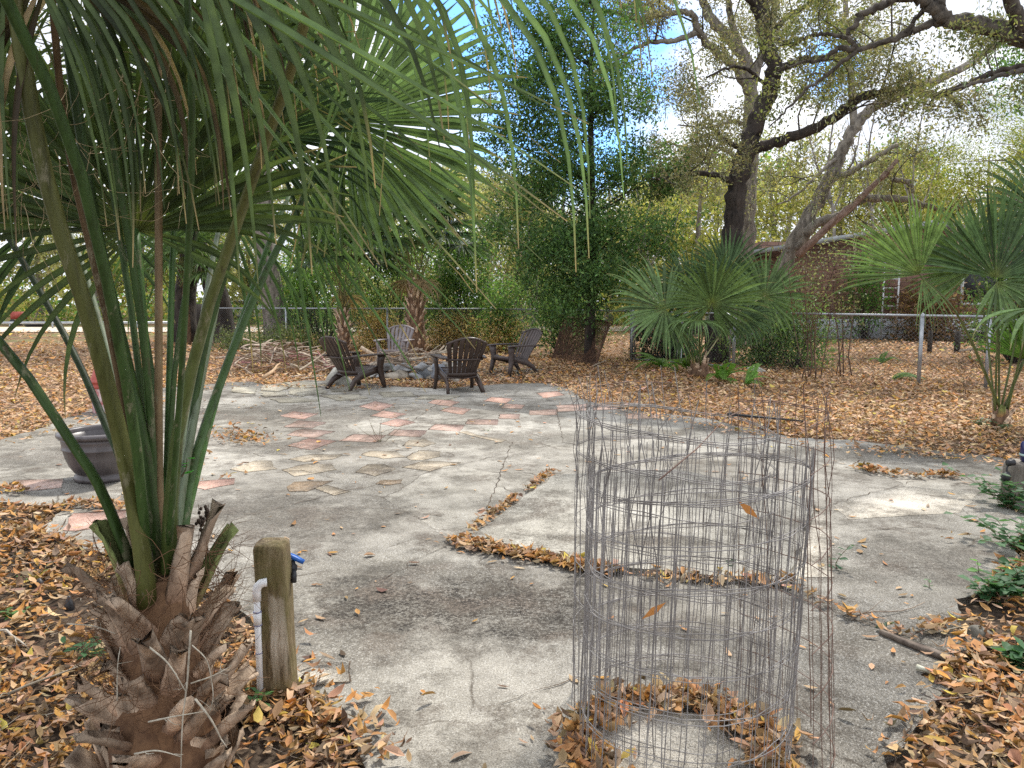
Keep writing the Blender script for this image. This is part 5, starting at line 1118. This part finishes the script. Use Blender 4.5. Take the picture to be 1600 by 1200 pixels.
# dead brown weed canes
def cane(p, h, n, label):
    t = empty('dead_shrub', p, label, 'shrub'); mb = MB(); lf = MB()
    for k in range(n):
        q = p + A(*NR.normal(0, .1, 2), 0); e = q + A(NR.normal(0, .22), NR.normal(0, .2), h * R.uniform(.55, 1)); P = wob(q, e, 9, .04, NR); tube(mb, P, np.linspace(.014, .004, 9) * R.uniform(.6, 1.3), 5, (.45, .36, .32))
        for s in range(5):
            i = R.randrange(3, 8); d = unit(NR.normal(0, 1, 3) + A(0, 0, .8)) * R.uniform(.1, .4); tube(mb, wob(P[i], P[i] + d, 4, .08, NR), [.005, .004, .003, .002], 4, (.5, .4, .34))
        X = P[R.randrange(4, 7):]; m = 40; pts = X[NR.integers(0, len(X), m)] + NR.normal(0, .045, (m, 3)); rhombs(lf, pts, .05, NR, pick([(1, .08, .045, .03), (1, .13, .075, .05)], m, NR), .6)
    mb.build('canes', M['stick'], t, p); lf.build('withered_leaves', M['foliage'], t, p)
cane(G(1272, 594), 2.4, 8, 'clump of dark dead canes with withered leaves in front of the right fence'); cane(G(1312, 588), 2.3, 4, 'taller slanting dead canes just right of the dark clump'); weedstalk(G(1505, 618), .7, 'thin dried stems left of the right palm', 5, (.6, .5, .42))
# =====================================================================  TREES
def sprout(mb, tips, P, r, rg, spacing, L0, lvl, up=.3, start=.12, col=(1, 1, 1), fwd=.5):
    P = np.asarray(P); seg = np.linalg.norm(np.diff(P, axis=0), axis=1); cs = np.concatenate([[0], np.cumsum(seg)]); tot = cs[-1]
    r = np.broadcast_to(r, (len(P),))
    s = tot * start + rg.uniform(0, spacing)
    while s < tot:
        i = min(np.searchsorted(cs, s) - 1, len(P) - 2); i = max(i, 0); f = (s - cs[i]) / max(seg[i], 1e-6); p = P[i] * (1 - f) + P[i + 1] * f; T = unit(P[i + 1] - P[i])
        d = rg.normal(0, 1, 3); d = unit(d - T * d.dot(T)); d = unit(d + T * fwd + A(0, 0, up)); L = L0 * rg.uniform(.45, 1.1) * (1 - .35 * s / tot)
        rr = min(r[i] * .55, .012 * L + .003); Q = wob(p, p + d * L, 6 if lvl else 4, .09, rg, .04)
        tube(mb, Q, np.linspace(rr, rr * .35, len(Q)), 5 if rr > .015 else 3, col, cap=False)
        if lvl: sprout(mb, tips, Q, np.linspace(rr, rr * .35, len(Q)), rg, spacing * .5, L * .5, lvl - 1, up, .25, col, fwd)
        else: tips.append(Q[1:])
        if lvl: tips.append(Q[-2:])
        s += spacing * rg.uniform(.55, 1.45)
def leaves_at(mb, tips, per, sz, sig, rg, cols, aspect=.42, hang=.3):
    if not tips: return
    X = np.concatenate(tips); n = len(X) * per; P = X[rg.integers(0, len(X), n)] + rg.normal(0, sig, (n, 3)); rhombs(mb, P, sz, rg, pick(cols, n, rg), aspect, .2, .35, hang)
def mosses(mb, tips, n, rg, L=.6):
    X = np.concatenate(tips); 
    for p in X[rg.integers(0, len(X), n)]:
        ln = L * rg.uniform(.4, 1.3); k = 14; q = p + np.stack([rg.normal(0, .03, k), rg.normal(0, .03, k), -np.linspace(0, ln, k)], 1); rhombs(mb, q, ln / 5, rg, pick([(1, .25, .27, .22), (1, .33, .34, .28)], k, rg), .16, 0, .3, 3)
OAKL = [(4, .165, .16, .085), (4, .225, .21, .115), (2, .09, .098, .055), (2, .30, .27, .165)]
def oak(name, label, limbs, bark, seed, cols=OAKL, spacing=.55, L0=1.5, lvl=2, per=5, sz=.085, sig=.12, moss=0, group=None, up=.25, skip=1, fwd=.5, extra=(), clear=.55):
    rg = np.random.default_rng(seed); base = np.asarray(limbs[0][0][0], float).copy(); t = empty(name, base, label, 'tree', group)
    wood = MB(); tw = MB(); lf = MB(); tips = []
    for k, (K, r0, r1) in enumerate(limbs):
        P = spline(K, 6 * len(K)); L = len(P); rad = np.linspace(r0, r1, L) * (1 + .10 * np.sin(np.arange(L) * 1.7 + seed) * rg.uniform(.3, 1))
        if k == 0: rad[0] *= 1.35; rad[1] *= 1.15
        P = P + rg.normal(0, .012 + r0 * .05, P.shape) * (np.arange(L) > 0)[:, None]
        mb = MB(); tube(mb, P, rad, 12 if r0 > .08 else 8, rough=.05); mb.build('trunk' if k == 0 else 'limb', bark, t, base)
        if k >= skip: sprout(tw, tips, P, rad, rg, spacing, L0, lvl, up, .15, fwd=fwd)
    for (p, n, L) in extra: 
        for _ in range(n): Q = wob(p, p + unit(rg.normal(0, 1, 3)) * L, 6, .08, rg); tube(tw, Q, np.linspace(.03, .008, 6), 4, cap=False); sprout(tw, tips, Q, .02, rg, spacing, L0, lvl - 1, up)
    if tips:                                    # the bole itself stays clear of leaves
        B = spline(limbs[0][0], 60); B = B[B[:, 2] < 9.5]
        tips = [q for q in tips if np.min(np.linalg.norm(B[None] - q[:, None], axis=2)) > clear]
    if tw.n: tag(tw.build('twigs', M['bark_limb'], t, base), kind='stuff')
    leaves_at(lf, tips, per, sz, sig, rg, cols)
    if lf.n: lf.build('crown', M['foliage'], t, base)
    if moss: mm = MB(); mosses(mm, tips, moss, rg); tag(mm.build('hanging_moss', M['foliage'], t, base), kind='stuff')
    return t
def px(pts, Y=None): return [D(q[0], q[1], q[2] if len(q) > 2 else Y) for q in pts]
def gbase(pxx, Y): return A(D(pxx, 500, Y)[0], Y, -.05)
# dark oak standing at the fence
Y = 17.8
oak('oak_tree', 'dark leaning oak trunk behind the middle palm, forking into a long limb to the right', [
    ([gbase(1118, Y), *px([(1128, 480), (1140, 400), (1147, 345), (1152, 290), (1165, 236), (1181, 190), (1203, 140), (1208, 105), (1196, 55), (1190, 0), (1184, -90)], Y)], .265, .14),
    (px([(1165, 236, Y), (1200, 226, 17.6), (1240, 213, 17.4), (1290, 193, 17.2), (1325, 165, 17.1), (1362, 147, 17), (1420, 141, 16.9), (1470, 147, 16.8), (1515, 130, 16.6), (1560, 112, 16.5), (1640, 95, 16.3)]), .125, .055),
    (px([(1480, 148, 16.8), (1495, 160, 16.7), (1502, 168, 16.6)]), .06, .04),
    (px([(1150, 292, Y), (1128, 276, 17.6), (1090, 271, 17.3), (1055, 276, 17), (1018, 279, 16.8)]), .085, .02),
    (px([(1160, 232, Y), (1140, 224, 17.7), (1118, 205, 17.6), (1108, 190, 17.5)]), .07, .03),
    (px([(1206, 115, Y), (1240, 100, 18), (1285, 90, 18.2), (1330, 84, 18.4), (1345, 72, 18.5)]), .10, .05),
    (px([(1205, 60, Y), (1235, 70, 17.5), (1262, 58, 17.2), (1290, 52, 17)]), .07, .03),
    (px([(1190, 30, Y), (1160, -20, 17.4), (1120, -70, 17)]), .1, .05), (px([(1190, 0, Y), (1230, -60, 17.8), (1280, -110, 17.8)]), .08, .04), (px([(1196, 60, Y), (1240, 20, 18), (1290, -5, 18.2), (1350, -40, 18.4)]), .07, .03), (px([(1203, 140, Y), (1170, 110, 17.4), (1140, 105, 17.1), (1105, 120, 16.9)]), .05, .02)],
    M['bark_dark'], 61, spacing=.42, L0=1.9, per=12, sz=.078, sig=.13, moss=60)
# pale oak behind it
Y = 24
oak('oak_tree', 'pale grey oak behind the dark leaning oak, its limbs reaching left across the sky', [
    ([gbase(1158, Y), *px([(1162, 470), (1166, 360), (1172, 250), (1174, 170), (1170, 110), (1150, 70), (1118, 40), (1100, 0), (1090, -60)], Y)], .30, .11),
    (px([(1172, 150, Y), (1150, 105, 23.6), (1118, 80, 23.3), (1092, 52, 23), (1083, 25, 22.8), (1060, 18, 22.6), (1000, 28, 22.3), (940, 15, 22), (900, 4, 21.8)]), .14, .04),
    (px([(1090, 50, 23), (1055, 64, 22.7), (1015, 66, 22.5), (985, 80, 22.3), (958, 100, 22), (945, 112, 21.9)]), .085, .025),
    (px([(1172, 200, Y), (1145, 190, 23.8), (1110, 200, 23.5), (1060, 195, 23)]), .07, .02), (px([(1172, 260, Y), (1120, 230, 23.5), (1070, 230, 23), (1040, 220, 23)]), .07, .02),
    (px([(1174, 130, Y), (1200, 60, 24.5), (1215, 0, 25)]), .15, .08), (px([(1165, 100, Y), (1140, 20, 24), (1140, -60, 24)]), .13, .06)],
    M['bark_grey'], 62, spacing=.45, L0=2.4, per=11, sz=.09, sig=.18, moss=150, cols=[(4, .225, .21, .125), (3, .30, .275, .17), (2, .13, .13, .08)])
# leaning oak to the right of it
Y = 22.5
oak('oak_tree', 'grey oak leaning to the right above the brick house, with a broken bare limb', [
    ([gbase(1190, Y), *px([(1212, 460), (1232, 400), (1262, 340), (1295, 285), (1315, 240), (1335, 200), (1360, 170), (1392, 155), (1430, 135), (1480, 118), (1540, 80), (1620, 30)], Y)], .23, .085),
    (px([(1240, 390, Y), (1275, 350, 22.2), (1315, 335, 22), (1350, 312, 21.8), (1400, 310, 21.6), (1440, 320, 21.4), (1490, 326, 21.2), (1530, 310, 21)]), .15, .05),
    (px([(1300, 280, Y), (1330, 268, 22.2), (1365, 248, 22), (1402, 226, 21.8)]), .10, .06),
    (px([(1310, 245, Y), (1280, 270, 22), (1250, 300, 21.6), (1215, 320, 21.4)]), .06, .02),
    (px([(1425, 300, 21.5), (1420, 285, 21.5), (1395, 280, 21.5)]), .09, .06),
    (px([(1335, 200, Y), (1330, 120, 22.8), (1320, 50, 23), (1325, -30, 23)]), .12, .06)],
    M['bark_grey'], 63, spacing=.5, L0=1.9, per=9, sz=.085, sig=.15, moss=110)
stickobj(px([(1246, 400, 21.8), (1290, 358, 21.6), (1335, 318, 21.4), (1375, 280, 21.2), (1402, 250, 21.1)]), .13, 'broken reddish peeled limb hung up in the leaning grey oak', None, 'bark_red', name='broken_limb', forks=2, cat='branch')
# big oak just outside the right edge, limbs reaching in overhead
Y = 11.8
oak('oak_tree', 'large oak whose thick dark limbs reach in overhead from the right edge', [
    ([gbase(1980, Y), *px([(1960, 500), (1900, 320), (1820, 200), (1720, 110), (1640, 72), (1580, 52), (1530, 38), (1485, 30), (1462, 16), (1440, 0), (1405, -6), (1370, 12), (1345, 28), (1322, 55)], Y)], .215, .03),
    (px([(1500, 30, Y), (1455, 38, 11.9), (1420, 50, 12), (1380, 66, 12.1), (1335, 82, 12.2), (1300, 110, 12.3), (1262, 138, 12.4), (1228, 172, 12.5), (1200, 200, 12.6)]), .065, .01),
    (px([(1415, 52, 12), (1435, 25, 12), (1448, 12, 12)]), .035, .03), (px([(1340, 80, 12.2), (1330, 65, 12.2), (1318, 58, 12.2), (1290, 52, 12.3), (1270, 54, 12.3)]), .045, .02),
    (px([(1335, 78, 12.2), (1310, 76, 12.3), (1290, 92, 12.4), (1250, 98, 12.5), (1215, 112, 12.6)]), .05, .012),
    (px([(1600, 60, Y), (1580, 0, 11.5), (1550, -60, 11.3)]), .12, .06), (px([(1660, 90, Y), (1600, 110, 11.2), (1540, 125, 11), (1490, 140, 10.8)]), .05, .015), (px([(1465, 10, Y), (1480, -40, 11.8), (1500, -90, 11.8)]), .1, .06)],
    M['bark_limb'], 64, spacing=.36, L0=1.25, per=10, sz=.066, sig=.10, moss=20, cols=[(4, .14, .155, .06), (3, .21, .21, .09), (2, .08, .095, .04)])
# trees given by crown lobes
def tree(label, base, top, r0, lobes, cols, nclu, per, sz, sig, seed, bark='bark_grey', group=None, name='tree', hang=.3, lean=(0, 0), moss=0, rise=.45, aspect=.42):
    rg = np.random.default_rng(seed); t = empty(name, base, label, 'tree', group); apex = base + A(lean[0], lean[1], top); P = wob(base + A(0, 0, -.1), apex, 14, .025, rg)
    mb = MB(); rad = np.linspace(r0, r0 * .18, 14); rad[0] *= 1.3; tube(mb, P, rad, 10, rough=.05); mb.build('trunk', M[bark], t, base)
    tw = MB(); lf = MB(); cent = []
    vol = np.array([np.prod(l[1]) ** .67 for l in lobes]); vol /= vol.sum()
    for (c, r), v in zip(lobes, vol):
        for _ in range(max(1, int(nclu * v))):
            d = unit(rg.normal(size=3)) * rg.uniform(.25, 1) ** .5; q = np.asarray(c) + d * np.asarray(r); cent.append(q)
    cent = np.array(cent)
    for q in cent[::3]:
        hgt = np.clip((q[2] - base[2]) - rise * np.linalg.norm(q[:2] - (base + A(*lean, 0) * .5)[:2]) - .1, .1 * top, top * .97); i = hgt / top * 13; s = P[int(i)] * (1 - i % 1) + P[min(13, int(i) + 1)] * (i % 1)
        L = np.linalg.norm(q - s); Q = wob(s, q, 6, .07, rg, .06); rr = min(.008 * L + .004, r0 * .3); tube(tw, Q, np.linspace(rr, .004, 6), 4, cap=False)
    tw.build('branches', M[bark], t, base)
    n = len(cent) * per; k = rg.integers(0, len(cent), n); sc_ = rg.uniform(.5, 1.4, (len(cent), 1)) * np.array([1, 1, .7])
    tone = rg.uniform(.72, 1.25, (len(cent), 1)); X = cent[k] + rg.normal(0, sig, (n, 3)) * sc_[k]
    rhombs(lf, X, sz, rg, np.clip(pick(cols, n, rg) * tone[k], .005, .9), aspect, .3, .35, hang); lf.build('crown', M['foliage'], t, base)
    if moss: mm = MB(); mosses(mm, [cent], moss, rg, .9); tag(mm.build('hanging_moss', M['foliage'], t, base), kind='stuff')
    return t
HOLLY = [(4, .06, .12, .042), (4, .095, .17, .055), (2, .15, .25, .075), (1, .03, .065, .025)]
Y = 17.6; b = gbase(922, Y)
def lobe(pxx, py, rx, rz, Y, ry=None): return (D(pxx, py, Y), (rx, ry or rx, rz))
tree('slender dark green tree in the middle, its airy small leaved crown against blue sky', b, 8.4, .13, [
    lobe(905, 410, 1.7, .9, Y), lobe(850, 350, 1.5, .9, Y), lobe(960, 370, 1.5, .9, Y), lobe(1000, 270, 1.0, .6, Y), lobe(830, 260, 1.2, .8, Y), lobe(920, 250, 1.4, .7, Y), lobe(870, 160, 1.5, .9, Y), lobe(815, 80, 1.2, 1.0, Y), lobe(920, 60, 1.3, 1.0, Y), lobe(960, 150, 1.0, .7, Y), lobe(790, 180, .9, .7, Y), lobe(900, 465, 1.3, .5, Y), lobe(870, -60, 1.6, 1, Y)],
    HOLLY, 600, 115, .09, .25, 71, 'bark_dark', name='evergreen_tree', rise=.35)
# shrubs and trees just beyond the fence
SHB = [(4, .08, .145, .05), (4, .13, .21, .068), (2, .22, .31, .10), (1, .04, .075, .03)]
BRT = [(4, .10, .20, .045), (3, .07, .15, .04), (2, .15, .26, .07)]
YEL = [(4, .25, .255, .07), (4, .33, .31, .10), (2, .17, .19, .06), (1, .40, .36, .17)]
PAL = [(4, .29, .285, .13), (3, .21, .225, .09), (2, .36, .335, .18), (1, .13, .15, .06)]
def shrub(label, pxx, Y, h, rx, cols, n, per, sz, sig, seed, group=None, wood='bark_dark', low=.1):
    b = gbase(pxx, Y); rg = np.random.default_rng(seed); t = empty('shrub', b, label, 'shrub', group); tw = MB(); lf = MB(); C_ = []
    for k in range(n):
        a = rg.uniform(0, 2 * pi); u = rg.uniform(low, 1); rr = rx * math.sqrt(rg.uniform(0, 1)) * math.sin(min(1, u * 1.2 + .25) * pi * .75) ; q = b + A(rr * math.cos(a), rr * .7 * math.sin(a), h * u); C_.append(q)
        if k % 2 == 0: s = b + A((q - b)[0] * .12, (q - b)[1] * .12, 0); tube(tw, wob(s, q, 6, .07, rg), np.linspace(.02, .004, 6), 4, cap=False)
    C_ = np.array(C_); m = n * per; k = rg.integers(0, n, m); X = C_[k] + rg.normal(0, sig, (m, 3)); X[:, 2] = np.abs(X[:, 2]); tone = rg.uniform(.7, 1.3, (n, 1))
    tw.build('stems', M[wood], t, b); rhombs(lf, X, sz, rg, np.clip(pick(cols, m, rg) * tone[k], .005, .9), .5, .4, .35, .2); lf.build('foliage', M['foliage'], t, b); return t
shrub('bright green shrub rising behind the fence between the shaggy palm and the slender tree', 722, 23.6, 3.2, 1.25, BRT + SHB, 90, 120, .10, .24, 81)
shrub('dark green bush behind the fence at the shaggy palm trunk', 610, 24.5, 3.4, 1.6, SHB, 75, 105, .10, .28, 82)
shrub('dark low bush behind the slimmer palm trunk', 505, 25, 3.0, 1.5, SHB + BRT, 60, 95, .10, .27, 83)
shrub('green bush just right of the slim grey fence post', 800, 21.9, 2.0, .9, SHB + BRT[:1], 44, 100, .085, .2, 84)
shrub('dark bush behind the rusted panel', 880, 20.2, 1.9, .95, SHB, 55, 110, .085, .2, 85)
shrub('mid green bush filling the fence left of the leaning oak trunks', 470, 26, 2.6, 1.3, BRT + SHB, 70, 100, .10, .25, 94)
shrub('very dark bush on the ground behind the gate', 1040, 18.6, .95, .8, [(1, .02, .04, .018), (1, .035, .06, .025)], 45, 110, .08, .16, 86)
shrub('deep green bush behind the fence right of the middle palm', 1195, 17.2, 1.35, 1.1, SHB, 52, 95, .08, .24, 87)
shrub('dark green bush against the fence behind the dead canes', 1245, 16.4, 1.3, .75, SHB + BRT[:1], 32, 90, .075, .22, 88)
shrub('thin climbing shrub with bright leaves in front of the brick wall by the ladder', 1352, 27.5, 3.2, .9, BRT, 40, 55, .12, .24, 89)
shrub('tangled grey green shrub before the left end of the brick house', 1275, 25.5, 3.4, 1.6, [(3, .14, .15, .08), (2, .09, .11, .05), (2, .2, .2, .12)], 24, 55, .10, .3, 90)
shrub('brown withered shrub at the brick wall right of the ladder', 1460, 27.6, 1.9, 1.6, [(3, .26, .16, .09), (2, .18, .11, .065), (1, .12, .13, .05)], 70, 60, .14, .3, 91)
shrub('dark shrub at the far right in front of the house window', 1590, 18, 2.6, 1.1, SHB, 60, 90, .09, .22, 92)
shrub('yellowed dry bush along the fence between the palms', 590, 23.2, 1.0, .7, [(3, .62, .48, .22), (1, .4, .31, .14)], 32, 80, .09, .16, 93)
for k, (pxx, w) in enumerate(((735, .9), (790, .7), (700, .6))): shrub(['straw coloured dry bush at the fence left of the slim grey post', 'straw coloured dry bush at the fence right of the slim grey post', 'straw coloured dry bush beside the shaggy palm trunk'][k], pxx, 22.7 - (pxx > 760) * .9, .95, w, [(3, .66, .50, .25), (1, .42, .32, .15), (.5, .2, .22, .08)], 30, 70, .085, .16, 95 + k)
shrub('low grey green ground shrub at the foot of the left fence', 400, 22.6, .55, 1.6, [(2, .15, .17, .09), (2, .09, .12, .05)], 50, 90, .07, .16, 98); shrub('low green scrub under the left fence by the slim palm', 470, 22.4, .45, 1.1, [(2, .17, .17, .08), (2, .09, .12, .05), (1, .3, .24, .12)], 40, 80, .07, .14, 99)
# yellow green tree upper right
tree('bright yellow green tree with fine foliage above the right palm', gbase(1640, 20), 6.5, .2, [lobe(1560, 235, 1.5, .8, 20), lobe(1500, 265, 1.0, .5, 20), lobe(1620, 190, 1.5, .9, 20), lobe(1640, 280, 1.4, .7, 20), lobe(1540, 300, 1.2, .5, 20)], [(4, .22, .25, .045), (3, .30, .31, .06), (2, .15, .19, .04)], 130, 130, .075, .26, 72, aspect=.3)
tree('green tree with leafy twigs high at the right edge', gbase(1720, 17), 8, .2, [lobe(1590, 130, 1.0, .8, 17), lobe(1650, 60, 1.4, 1.2, 17)], BRT + SHB, 60, 90, .08, .22, 73)
# left oak trunks
tree('thick oak trunk rising behind the left fence into the palm fans', gbase(437, 25.2), 11, .42, [lobe(430, 120, 3.2, 2.2, 25), lobe(560, 60, 3, 2, 25), lobe(330, 60, 3, 2, 25), lobe(450, -60, 4, 2, 25)], PAL + OAKL, 170, 60, .12, .42, 101, 'bark_grey', name='oak_tree', moss=80)
tree('rough oak trunk at the far left behind the fan palm and brush pile', gbase(285, 26), 10, .42, [lobe(250, 150, 3, 1.8, 26), lobe(160, 60, 3.5, 2, 26), lobe(330, 20, 3, 2, 26)], PAL + OAKL, 150, 60, .12, .42, 102, 'bark_dark', name='oak_tree', moss=60)
tree('short dark leaning trunk beside the square timber post at left', gbase(350, 26), 5.5, .5, [lobe(330, 300, 1.6, .9, 26), lobe(390, 360, 1.2, .6, 26)], PAL + SHB, 50, 60, .11, .35, 103, 'bark_dark', lean=(-1.2, 0))
# the wood behind, every tree on its own
W_ = 'trees of the pale wood beyond the fence'; wl = 'pale yellow green spring tree standing in the wood beyond the fence'; wg = 'mid green tree standing in the wood beyond the fence'; wm = 'thin grey mossy oak standing in the wood beyond the fence'
k = 0
for pxx, Y, h, w in ((-60, 52, 9, 4.5), (60, 47, 7.5, 4), (150, 58, 11, 5), (230, 48, 8, 4), (330, 62, 12, 5), (390, 46, 6.5, 3.6), (470, 56, 10, 5), (560, 44, 7, 4), (640, 60, 12, 5), (690, 40, 7.5, 3.6), (770, 52, 9.5, 4.4), (815, 36, 6.2, 3.0), (880, 58, 11, 5), (950, 44, 8, 4), (1000, 38, 7, 3.2),
                    (1040, 54, 10.5, 5), (1090, 34, 6.8, 3.2), (1120, 48, 9.5, 4.5), (1200, 42, 8.5, 3.8), (1230, 60, 13, 5.5), (1310, 46, 9, 4.2), (1390, 56, 12, 5), (1450, 44, 9, 4), (1530, 58, 12, 5), (1600, 46, 9, 4.4), (1690, 54, 12, 5)):
    kind = (0, 2, 0, 1, 0, 0, 2, 0, 1)[k % 9]; b = gbase(pxx, Y); rg = np.random.default_rng(200 + k)
    L = [(b + A(rg.uniform(-.5, .5) * w, rg.uniform(-.4, .4) * w, h * rg.uniform(.25, 1.0)), (w * rg.uniform(.35, .6), w * rg.uniform(.35, .6), h * rg.uniform(.10, .17))) for _ in range(7)]
    tree((wl, wg, wm)[kind], b, h, .16 + .012 * h, L, (PAL if k % 2 else YEL, BRT + YEL, PAL + OAKL)[kind], (120, 120, 90)[kind], 62, .24 if Y < 50 else .3, .55, 200 + k, group=W_, moss=(0, 0, 30)[kind]); k += 1
# thin bare saplings in the light
for pxx, Y, h in ((1290, 33, 10), (1350, 35, 10.5), (1420, 36, 10), (1010, 30, 5.5), (830, 27, 5)):
    b = gbase(pxx, Y); oak('sapling', 'thin bare twiggy sapling against the sky beyond the fence', [([b, b + A(.2, 0, h * .4), b + A(-.1, .2, h * .7), b + A(.1, 0, h)], .09, .02), ([b + A(.1, .1, h * .5), b + A(.9, 0, h * .75), b + A(1.3, 0, h * .95)], .05, .012), ([b + A(.0, .1, h * .55), b + A(-.8, 0, h * .75), b + A(-1.2, 0, h * .9)], .05, .012)], M['bark_grey'], 300 + pxx, [(1, .3, .24, .16)], .5, 1.5, 2, 1, .09, .1, group='bare saplings', skip=0, up=.6)
# far wood: reads as one pale mass under and between the trees
rg = np.random.default_rng(400); fw = MB(); n = 26000
X = np.stack([rg.uniform(-62, 62, n), rg.uniform(58, 70, n), 0 * np.arange(n)], 1); hh = 3.2 + 1.6 * np.sin(X[:, 0] * .31) + 1.2 * np.sin(X[:, 0] * .83 + 1) + .8 * np.sin(X[:, 0] * 1.9); X[:, 2] = rg.uniform(0, 1, n) ** .8 * hh
rhombs(fw, X, .5, rg, pick(PAL + YEL, n, rg), .6, .3)
n = 9000; X = np.stack([rg.uniform(-45, 12, n), rg.uniform(43, 47, n), rg.uniform(0, 1, n)], 1); X[:, 2] *= 1.6 + .7 * np.sin(X[:, 0] * .6) + .5 * np.sin(X[:, 0] * 1.7)
rhombs(fw, X, .28, rg, pick(YEL + BRT, n, rg), .5, .3)
tag(fw.build('far_undergrowth', M['foliage'], smooth=False), kind='stuff')

# =====================================================================  SKY, SUN, CAMERA
SUN_EL, SUN_AZ = math.radians(52), math.radians(28)      # azimuth clockwise from +Y (behind the scene, to the right)
w = bpy.data.worlds.new('World'); sc.world = w; w.use_nodes = True; nt = w.node_tree; bg = nt.nodes['Background']
sky = nt.nodes.new('ShaderNodeTexSky'); sky.sky_type = 'NISHITA'; sky.sun_disc = False; sky.sun_elevation = SUN_EL; sky.sun_rotation = SUN_AZ; sky.air_density = 1.2; sky.dust_density = .6; sky.ozone_density = 2.0
tc = nt.nodes.new('ShaderNodeTexCoord'); mp = nt.nodes.new('ShaderNodeMapping'); mp.inputs['Scale'].default_value = (1, 1, 1.8); mp.inputs['Location'].default_value = (.3, .1, .2)
link(nt, tc.outputs['Generated'], mp.inputs['Vector'])
cl = noise(nt, mp.outputs[0], 3.4, 8, .58)
def gap(px_, py_, a0, a1):            # openings in the cloud where blue sky shows
    d = unit(ray(px_, py_)); v = nt.nodes.new('ShaderNodeVectorMath'); v.operation = 'DISTANCE'; v.inputs[1].default_value = tuple(d); link(nt, tc.outputs['Generated'], v.inputs[0])
    return ramp(nt, v.outputs['Value'], [(a0, 1.0), (a1, 0.0)])
gp = math_n(nt, 'MAXIMUM', math_n(nt, 'MAXIMUM', gap(870, 130, .03, .22), gap(1015, 130, .0, .075)), math_n(nt, 'MAXIMUM', gap(760, 30, .02, .16), gap(1300, 110, .0, .05)))
cover = math_n(nt, 'SUBTRACT', math_n(nt, 'ADD', cl, .16), math_n(nt, 'MULTIPLY', gp, .36))
cv = ramp(nt, cover, [(.40, 0.0), (.56, 1.0)])
tint = mix(nt, 1.0, sky.outputs[0], (.62, .98, 1.55), 'MULTIPLY')
shade = ramp(nt, noise(nt, mp.outputs[0], 6, 5), [(.34, (4.2, 4.6, 5.4)), (.6, (7.2, 7.4, 7.8))])
link(nt, mix(nt, cv, tint, shade), bg.inputs['Color']); bg.inputs['Strength'].default_value = .12
sl = bpy.data.lights.new('sun', 'SUN'); sl.energy = 2.6; sl.angle = math.radians(6); sl.color = (1, .95, .87)
so = bpy.data.objects.new('sun', sl); COL.objects.link(so)
sd = Vector((math.sin(SUN_AZ) * math.cos(SUN_EL), math.cos(SUN_AZ) * math.cos(SUN_EL), math.sin(SUN_EL)))
so.rotation_euler = sd.to_track_quat('Z', 'Y').to_euler(); so.location = (0, 0, 30)
cam = bpy.data.cameras.new('camera'); cam.sensor_fit = 'HORIZONTAL'; cam.sensor_width = 36; cam.lens = 36 * F / 1600; cam.clip_start = .05; cam.clip_end = 400
co = bpy.data.objects.new('camera', cam); COL.objects.link(co); co.location = (0, 0, CH); co.rotation_euler = (pi / 2 - PITCH, 0, 0); sc.camera = co
sc.view_settings.view_transform = 'Standard'; sc.view_settings.look = 'None'; sc.view_settings.gamma = 1; sc.view_settings.exposure = .8; sc.view_settings.use_curve_mapping = False
sc.cycles.use_denoising = False; sc.cycles.sample_clamp_direct = 6; sc.cycles.sample_clamp_indirect = 4; sc.cycles.max_bounces = 6; sc.cycles.diffuse_bounces = 3; sc.cycles.transmission_bounces = 3; sc.cycles.transparent_max_bounces = 4; sc.cycles.caustics_reflective = False; sc.cycles.caustics_refractive = False
